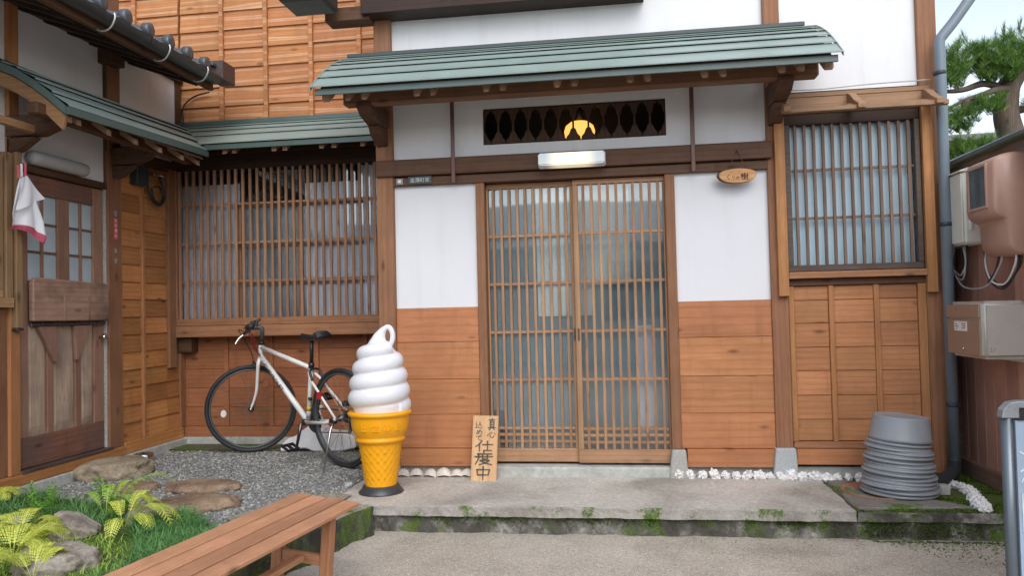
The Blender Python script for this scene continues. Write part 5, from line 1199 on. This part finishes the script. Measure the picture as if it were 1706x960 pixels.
rock('garden_rock', (-1.74, -1.47, .03), (.12, .12, .10), .9, 24, 'rock_grey', 'mossy leaning rock left of the drooping yellow fern', 'rock', 'garden rocks', .25, .6, tilt=(.3, .4))
rock('garden_rock', (-1.47, -1.22, .03), (.16, .10, .09), -.2, 27, 'rock_grey', 'rounded rock behind the drooping yellow fern', 'rock', 'garden rocks', .22, .6)
rock('garden_rock', (-2.10, -1.47, .02), (.14, .12, .09), .2, 29, 'rock_grey', 'dark low rock at the left edge of the picture', 'rock', 'garden rocks', .25, .6)
for i, (x, y, s) in enumerate(((-.66, -.165, .035), (-.735, -.33, .025))):
    rock('pale_pebble', (x, y, .01), (s, s*.8, s*.8), i, 31+i, 'granite_blue', ['pale stone chip at the corner of the slab behind the ice cream cone', 'smaller pale stone chip on the left edge of the slab'][i], 'stone chip', None, .3, .7)

# ---- pebbles of the washed gravel (one mass)
def inpoly(x, y, poly):
    c = False; n_ = len(poly)
    for i in range(n_):
        x1_, y1_ = poly[i]; x2_, y2_ = poly[i-1]
        if (y1_ > y) != (y2_ > y) and x < (x2_-x1_)*(y-y1_)/(y2_-y1_)+x1_: c = not c
    return c
gp_ = [(-.62, -.62), (-.62, .84), (-2.66, .88), (-2.66, -.80), (-2.0, -.88), (-1.3, -1.18), (-.99, -1.45), (-.87, -2.0), (-.86, -2.05), (-.66, -1.25), (-.53, -.84)]
ico = bmesh.new(); bmesh.ops.create_icosphere(ico, subdivisions=1, radius=1)
iv = np.array([v.co[:] for v in ico.verts]); iff = [[v.index for v in f.verts] for f in ico.faces]; ico.free()
rsn = np.random.RandomState(2)
def scatter_ico(name, pts, sizes, mat, flat=.55, label=None, cat=None):
    n_ = len(pts); ang_ = rsn.rand(n_)*6.28; sx = sizes*(.75+.6*rsn.rand(n_)); sy = sizes*(.7+.4*rsn.rand(n_)); szz = sizes*flat
    V = np.zeros((n_, 12, 3)); jit = 1+.25*(rsn.rand(n_, 12, 1)-.5); B = iv[None]*jit
    X = B[:, :, 0]*sx[:, None]; Y = B[:, :, 1]*sy[:, None]
    V[:, :, 0] = X*np.cos(ang_)[:, None]-Y*np.sin(ang_)[:, None]+pts[:, 0, None]; V[:, :, 1] = X*np.sin(ang_)[:, None]+Y*np.cos(ang_)[:, None]+pts[:, 1, None]
    V[:, :, 2] = B[:, :, 2]*szz[:, None]+pts[:, 2, None]
    F = (np.array(iff)[None]+12*np.arange(n_)[:, None, None]).reshape(-1, 3)
    return npmesh(name, V.reshape(-1, 3), F, mat)
def npmesh(name, V, F, mat, kind='stuff', parent=None):
    me = bpy.data.meshes.new(name); k = F.shape[1]
    me.vertices.add(len(V)); me.vertices.foreach_set('co', V.astype(np.float32).ravel()); me.loops.add(F.size); me.loops.foreach_set('vertex_index', F.astype(np.int32).ravel())
    me.polygons.add(len(F)); me.polygons.foreach_set('loop_start', (np.arange(len(F))*k).astype(np.int32)); me.update(calc_edges=True); me.validate()
    me.materials.append(MATS[mat]); o = bpy.data.objects.new(name, me); COL.objects.link(o)
    if parent is not None: o.parent = parent; o.location = -OFF[parent.name]
    if kind: o['kind'] = kind
    return o
pp = []
while len(pp) < 15000:
    x, y = -2.68+2.08*rsn.rand(), -2.05+2.95*rsn.rand()
    if inpoly(x, y, gp_): pp.append((x, y, -.006+.003*rsn.rand()))
o = scatter_ico('gravel', np.array(pp), .0055+.0065*rsn.rand(len(pp))**2.2, 'pebble'); tag(o, 'grey washed gravel with small pebbles between the stepping stones', 'gravel')

# ---- blades: grass, moss, ferns
def blades(name, P, H, W, lean_, mat, kind='stuff', bend=.5, parent=None, segs=2):
    """P base points, H heights, W widths: one bent blade each"""
    n_ = len(P); a = rsn.rand(n_)*6.283; b_ = a+PI/2+(rsn.rand(n_)-.5)
    dx_, dy_ = np.cos(a)*lean_, np.sin(a)*lean_; sx, sy = np.cos(b_)*W*.5, np.sin(b_)*W*.5
    rowsV = []
    for j in range(segs+1):
        t_ = j/segs; q = t_**1.6; wd_ = (1-t_*.85)
        cx_ = P[:, 0]+dx_*H*q; cy_ = P[:, 1]+dy_*H*q; cz_ = P[:, 2]+H*(t_-bend*lean_*t_*t_)
        rowsV.append(np.stack([cx_-sx*wd_, cy_-sy*wd_, cz_], 1)); rowsV.append(np.stack([cx_+sx*wd_, cy_+sy*wd_, cz_], 1))
    V = np.stack(rowsV, 1).reshape(-1, 3); k = 2*(segs+1); F = []
    for j in range(segs): F.append(np.array([2*j, 2*j+1, 2*j+3, 2*j+2])[None]+k*np.arange(n_)[:, None])
    return npmesh(name, V, np.concatenate(F), mat, kind, parent)
def patch(poly, n_, zf):
    xs = [p[0] for p in poly]; ys = [p[1] for p in poly]; out = []
    while len(out) < n_:
        x = min(xs)+(max(xs)-min(xs))*rsn.rand(); y = min(ys)+(max(ys)-min(ys))*rsn.rand()
        if inpoly(x, y, poly): out.append((x, y, zf(x, y)))
    return np.array(out)
def gz(x, y): return .012+.02*math.sin(x*9+1)*math.sin(y*8)+.012*math.sin(x*23)*math.sin(y*19)
gA = [(-2.70, -.80), (-2.35, -.84), (-1.98, -.92), (-1.60, -1.12), (-1.62, -1.30), (-1.80, -1.48), (-2.2, -1.56), (-2.7, -1.6)]
gB = [(-1.30, -1.16), (-1.05, -1.36), (-.93, -1.60), (-.89, -2.1), (-1.0, -2.5), (-1.18, -2.4), (-1.10, -1.95), (-1.28, -1.65), (-1.48, -1.40), (-1.42, -1.20)]
P1 = patch(gA, 5200, gz); P2 = patch(gB, 6500, gz)
tag(blades('grass', P1,   .05+.06*rsn.rand(len(P1)), .0045+.003*rsn.rand(len(P1)), .5+.5*rsn.rand(len(P1)), 'grass_blade'), 'dense dark green dwarf grass along the wall side of the garden', 'grass')
tag(blades('grass', P2,   .05+.06*rsn.rand(len(P2)), .0045+.003*rsn.rand(len(P2)), .5+.6*rsn.rand(len(P2)), 'grass_blade'), 'dense dwarf grass mound between the rocks and the bench', 'grass')
P3 = patch([(-2.6, -1.5), (-1.7, -1.4), (-1.2, -1.7), (-.95, -2.4), (-1.4, -3), (-2.6, -3)], 6000, lambda x, y: .012)
tag(blades('ground_cover', P3, .02+.03*rsn.rand(len(P3)), .004+.003*rsn.rand(len(P3)), .6+.5*rsn.rand(len(P3)), 'fern_green'), 'low green ground cover among the garden rocks', 'ground cover')
# moss tufts along the step, and on the mossy ground at the right
ml = []
def noisy(x, k=1.0): return math.sin(x*3.1*k)+math.sin(x*7.7*k+1)+.6*math.sin(x*17*k+2)
while len(ml) < 3800:
    x = -.55+3.6*rsn.rand(); z = -.058-.02*abs(rsn.randn())
    pr = (1.0 if x > 2.0 else .55 if x > 1.2 else .3)*(1 if noisy(x) > .1 else .15)
    if rsn.rand() < pr: ml.append((x, -.757-.004*rsn.rand(), max(z, -.15) if x < 2 else -.02-.12*rsn.rand()))
while len(ml) < 11500:
    x = 2.12+.92*rsn.rand(); y = -.77+.85*rsn.rand()
    if noisy(x+y*1.3, 1.6)+noisy(y*2, 1.2) > -.3 and not (x < 2.62 and y > -.7 and y < -.22): ml.append((x, y, -.008))
while len(ml) < 12600:
    x = 1.3+1.75*rsn.rand(); y = -.78-.40*abs(rsn.rand())**3.5
    if x > 2.2+.9*(abs(y+.78)) or rsn.rand() < .04: ml.append((x, y, -.154))
while len(ml) < 14000:
    s = rsn.rand(); k = Vector((-.53, -.82)).lerp(Vector((-.88, -2.1)), s); x = k.x+.05+.04*rsn.rand(); ml.append((x, k.y, -.02-.12*rsn.rand()))
ml = np.array(ml); tag(blades('moss', ml, .006+.012*rsn.rand(len(ml)), .005+.004*rsn.rand(len(ml)), .8+.5*rsn.rand(len(ml)), 'moss_tuft', segs=1), 'green moss growing on the step edge and the right-hand ground', 'moss')
P4 = np.array([(2.62+.2*rsn.rand(), -.02+.04*rsn.rand(), 0) for _ in range(60)]); tag(blades('weeds', P4, .04+.06*rsn.rand(60), .004+.003*rsn.rand(60), .5+.6*rsn.rand(60), 'lily_leaf'), 'thin green weeds at the wall foot behind the pots', 'weeds')
P5 = np.array([(-.66+.5*rsn.rand()*.4-.25, -1.0+.5*rsn.rand(), 0) for _ in range(25)]); tag(blades('weeds', P5, .02+.03*rsn.rand(25), .004+.003*rsn.rand(25), .5+.6*rsn.rand(25), 'lily_leaf'), 'tiny green weeds beside the bench end', 'weeds')

def frond(base, direc, length, rise, mat, parent, n_=22, wmax=.045, droop=1.0):
    """a fern frond: a curving stalk with pinnae in two rows, each itself toothed"""
    b0 = Vector(base); d = Vector(direc).normalized(); side = Vector((-d.y, d.x, 0)).normalized(); V = []; F = []
    pts = []
    for i in range(n_+1):
        u = i/n_; pts.append(b0+d*(length*u)+Vector((0, 0, rise*math.sin(u*PI*.62)*1.1-droop*rise*.55*u*u*u)))
    for i in range(n_):
        p, q = pts[i], pts[i+1]; a = len(V); V += [p-side*.0015, p+side*.0015, q+side*.0012, q-side*.0012]; F.append([a, a+1, a+2, a+3])
        u = i/n_
        if u < .18: continue
        L_ = wmax*(math.sin(min(1, (u-.12)/.88*1.0)*PI*.93)**.7+.08); fwd = (q-p).normalized()
        for s in (-1, 1):
            dr = (side*s+fwd*.45+Vector((0, 0, -.12-.1*rsn.rand()))).normalized(); m_ = 4
            for j in range(m_):
                c = p+dr*(L_*j/m_); e = p+dr*(L_*(j+1)/m_); w2 = .0088*(1-j/m_*.65)*(L_/wmax+.3); a = len(V)
                V += [c, c+fwd*w2+dr*L_*.10, e, c-fwd*w2+dr*L_*.10]; F.append([a, a+1, a+2, a+3])
    return mesh('frond', [tuple(v) for v in V], F, mat, parent)
def fern(base, specs, mat, lab, name='fern'):
    t = thing(name, lab, 'fern', base)
    for (a, l, r_, w2, dp) in specs:
        a += (rsn.rand()-.5)*.3; l *= .85+.35*rsn.rand()
        frond((base[0]+.01*math.cos(a), base[1]+.01*math.sin(a), base[2]), (math.cos(a), math.sin(a), 0), l, r_, mat, t, wmax=w2, droop=dp, n_=24)
    return t
fern((-1.50, -1.42, .04), [(.1, .24, .13, .05, 1.6), (-.5, .23, .10, .05, 1.8), (.7, .20, .15, .045, 1.3), (1.5, .16, .17, .04, 1.0), (-1.1, .18, .09, .045, 1.8), (2.4, .14, .13, .04, 1.2), (.3, .15, .17, .04, 1.0), (-.15, .27, .15, .045, 1.7)], 'fern_yellow', 'yellow-green fern drooping over the rocks in the middle of the garden')
fern((-1.70, -1.90, .03), [(a, .20+.05*rsn.rand(), .10+.06*rsn.rand(), .055, 1.4) for a in (.3, .9, 1.6, 2.3, 3.0, -.4, -1.1, .6, 1.2, 2.0, 3.6, -1.8)], 'fern_yellow', 'broad bright yellow fern clump at the lower left corner')
fern((-1.88, -1.66, .03), [(a, .17+.05*rsn.rand(), .10+.05*rsn.rand(), .05, 1.4) for a in (.2, 1.0, 1.8, 2.6, 3.4, -.6, -1.4)], 'fern_yellow', 'second yellow fern clump just behind the one at the corner')
fern((-1.42, -2.12, .03), [(a, .17+.05*rsn.rand(), .09+.05*rsn.rand(), .05, 1.4) for a in (1.2, 1.9, 2.6, 3.3, 4.0)], 'fern_yellow', 'small yellow fern left of the big pale rock')
fern((-2.62, -.94, .04), [(a, .13, .07, .04, 1.3) for a in (-.6, .2, 1.0, 1.9)], 'fern_yellow', 'little yellow fern tip at the foot of the left wall')
fern((-1.74, -1.22, .04), [(.35, .30, .22, .05, .9), (.62, .27, .20, .045, 1.1), (1.2, .18, .18, .035, .9), (2.0, .16, .15, .035, .9), (-.2, .2, .14, .04, 1.2), (2.9, .15, .13, .03, 1.0)], 'fern_green', 'tall feathery light green fern reaching over the gravel')
def lily(base, n_, lab):
    t = thing('leafy_plant', lab, 'plant', base)
    for k in range(n_):
        a0 = rsn.rand()*6.28; bx_, by_ = base[0]+.05*math.cos(a0)*rsn.rand(), base[1]+.05*math.sin(a0)*rsn.rand(); h = .10+.07*rsn.rand(); V = []; F = []
        top = Vector((bx_+.03*math.cos(a0), by_+.03*math.sin(a0), base[2]+h)); bot = Vector((bx_, by_, base[2]))
        for j in range(16):
            u = .3+.7*j/15; c = bot.lerp(top, u); a = j*2.4+a0; dr = Vector((math.cos(a), math.sin(a), .75-.3*u)).normalized(); L_ = .060*(1.15-.45*u); s = Vector((-dr.y, dr.x, 0)).normalized()*.0058; m1 = c+dr*L_*.5+Vector((0, 0, .004)); e = c+dr*L_+Vector((0, 0, -.010)); i0 = len(V)
            V += [c-s*.4, c+s*.4, m1+s, m1-s, e]; F += [[i0, i0+1, i0+2, i0+3], [i0+3, i0+2, i0+4]]
        i0 = len(V); V += [bot+Vector((.002, 0, 0)), bot-Vector((.002, 0, 0)), top-Vector((.001, 0, 0)), top+Vector((.001, 0, 0))]; F.append([i0, i0+1, i0+2, i0+3])
        mesh('stem', [tuple(v) for v in V], F, 'lily_leaf', t)
lily((-2.03, -1.30, .02), 5, 'bright green plant with whorls of narrow leaves in the dark grass'); lily((-1.95, -1.02, .02), 3, 'smaller narrow-leaved plant nearer the gravel edge')
lily((-2.20, -1.12, .02), 4, 'narrow-leaved green plant nearest the foot of the left wall'); lily((-1.62, -1.28, .02), 4, 'narrow-leaved plant just left of the drooping yellow fern'); lily((-1.78, -1.10, .02), 3, 'narrow-leaved plant beside the tall feathery fern')

# ================================================================= PINE beyond the fence
t = thing('pine_tree', 'old garden pine with thick pale trunk and bright needle tufts behind the fence', 'tree', (4.75, 3.2, 0))
tube('trunk', smoothpts([(4.95, 3.2, -.1), (4.90, 3.2, 1.2), (4.86, 3.2, 2.1), (4.80, 3.2, 2.55), (4.74, 3.2, 2.85), (4.76, 3.2, 3.10), (4.84, 3.22, 3.25), (5.0, 3.25, 3.5), (5.2, 3.3, 3.9)], 5), [.15-.0018*k for k in range(41)], 'bark', t, 18)
brs = [[(4.76, 3.15, 3.10), (4.60, 3.05, 3.08), (4.45, 3.0, 3.03), (4.28, 3.0, 2.98), (4.15, 3.0, 2.92)], [(4.7, 3.2, 3.14), (4.5, 3.1, 3.16), (4.3, 3.05, 3.10), (4.12, 3.0, 3.08), (3.95, 3.0, 3.12)], [(4.74, 3.15, 2.65), (4.62, 3.0, 2.55), (4.45, 2.95, 2.46), (4.25, 2.95, 2.40)],
       [(4.95, 3.2, 3.4), (4.75, 3.1, 3.45), (4.5, 3.05, 3.4), (4.3, 3.0, 3.35)], [(4.30, 3.0, 2.98), (4.26, 3.0, 2.86), (4.20, 3.0, 2.80), (4.27, 3.0, 2.76)], [(4.84, 3.2, 2.90), (5.0, 3.1, 2.92), (5.3, 3.1, 3.0)], [(4.8, 3.25, 3.2), (4.95, 3.3, 3.3), (5.2, 3.2, 3.35), (5.4, 3.2, 3.3)]]
for b in brs: tube('branch', smoothpts(b, 5), [.040-.028*k/((len(b)-1)*5) for k in range((len(b)-1)*5+1)], 'bark', t, 8)
tuft = []
def addt(n_, cx_, cy_, cz_, sx_, sy_, sz_):
    for _ in range(n_): tuft.append((cx_+sx_*(rsn.rand()*2-1), cy_+sy_*(rsn.rand()*2-1), cz_+sz_*(rsn.rand()*2-1), 0))
addt(210, 4.42, 3.05, 3.36, .32, .25, .12); addt(110, 4.15, 3.0, 3.22, .14, .2, .12); addt(150, 4.85, 3.05, 3.42, .3, .25, .12); addt(90, 4.20, 3.0, 2.78, .15, .15, .10); addt(70, 4.45, 3.0, 2.92, .14, .15, .07)
addt(190, 4.38, 3.0, 2.45, .26, .2, .13); addt(100, 4.65, 2.95, 2.42, .15, .15, .14); addt(70, 5.1, 3.0, 3.5, .3, .3, .2); addt(40, 4.15, 3.0, 2.30, .12, .15, .10); addt(70, 4.62, 3.0, 3.22, .2, .1, .06); addt(60, 5.1, 3.1, 2.9, .25, .2, .2)
for (x, z) in ((4.24, 3.52), (4.31, 3.57), (4.20, 3.44), (4.66, 3.62), (4.80, 3.66), (4.47, 3.50), (4.95, 3.62), (4.10, 3.34), (4.58, 3.55), (4.72, 3.56)): tuft.append((x, 3.0, z, 1)); tuft.append((x-.005, 3.0, z-.05, 1))
NV = []; 
for (x, y, z, upright) in tuft:
    c = np.array((x, y, z)); ax_ = np.array((rsn.randn()*.35, rsn.randn()*.35, 1.0)); ax_ /= np.linalg.norm(ax_)
    m_ = 34; th = rsn.rand(m_)*6.283; sp_ = (.25 if upright else .95)*np.sqrt(rsn.rand(m_))+.08; h_ = np.stack([np.cos(th)*sp_, np.sin(th)*sp_, np.ones(m_)*(1 if upright else .55)], 1)+ax_*.2; h_ /= np.linalg.norm(h_, axis=1)[:, None]
    L_ = (.075+.035*rsn.rand(m_)); s_ = np.cross(h_, rsn.randn(m_, 3)); s_ /= np.linalg.norm(s_, axis=1)[:, None]; s_ *= .0022
    b0 = c+h_*.004+ax_*((rsn.rand(m_)-.5)*(.09 if upright else .05))[:, None]; NV.append(np.stack([b0-s_, b0+s_, b0+h_*L_[:, None]], 1))
NV = np.concatenate(NV).reshape(-1, 3); NF = np.arange(len(NV)).reshape(-1, 3)
npmesh('needles', NV, NF, 'pine_needle', 'stuff', t)

# ================================================================= FAR AND OPPOSITE HOUSES
t = thing('far_house', 'distant house with grey tiled roof and ochre wall beyond the pine', 'house', (11, 14, 0))
box('wall', 6.9, 20, 14.0, 22, -.1, 4.85, 'far_wall', t, 0)
pr = [(13.4, 4.72), (17, 6.3-.95), (22.6, 4.72), (22.6, 4.6), (17, 5.2), (13.4, 4.6)]
prism('roof', pr, 'x', 6.4, 20.5, 'far_roof', t, 0); 
for k in range(40): box('roof_tile_row', 6.5+.34*k, 6.58+.34*k, 13.5, 13.54, 4.72, 4.80, 'label_white', t, 0)
t = thing('opposite_house', 'low house across the street, seen only reflected in the door glass', 'house', (0, -13, 0))
box('wall', -9, 11, -20, -13, -.15, 2.5, 'house_wall', t, 0); prism('roof', [(-12.3, 2.5), (-16.5, 4.0), (-20.7, 2.5), (-20.7, 2.4), (-12.3, 2.4)], 'x', -9.5, 11.5, 'far_roof', t, 0)
for x in (-7, -3.6, .6, 4.4, 8.2): f = box('window', x, x+1.5, -12.99, -12.95, .8, 2.1, 'frame_grey', t); box('pane', x+.08, x+1.42, -12.945, -12.94, .88, 2.02, 'meter_glass', f, 0)
box('door', 2.9, 3.8, -12.99, -12.94, -.1, 2.0, 'board_low', t)
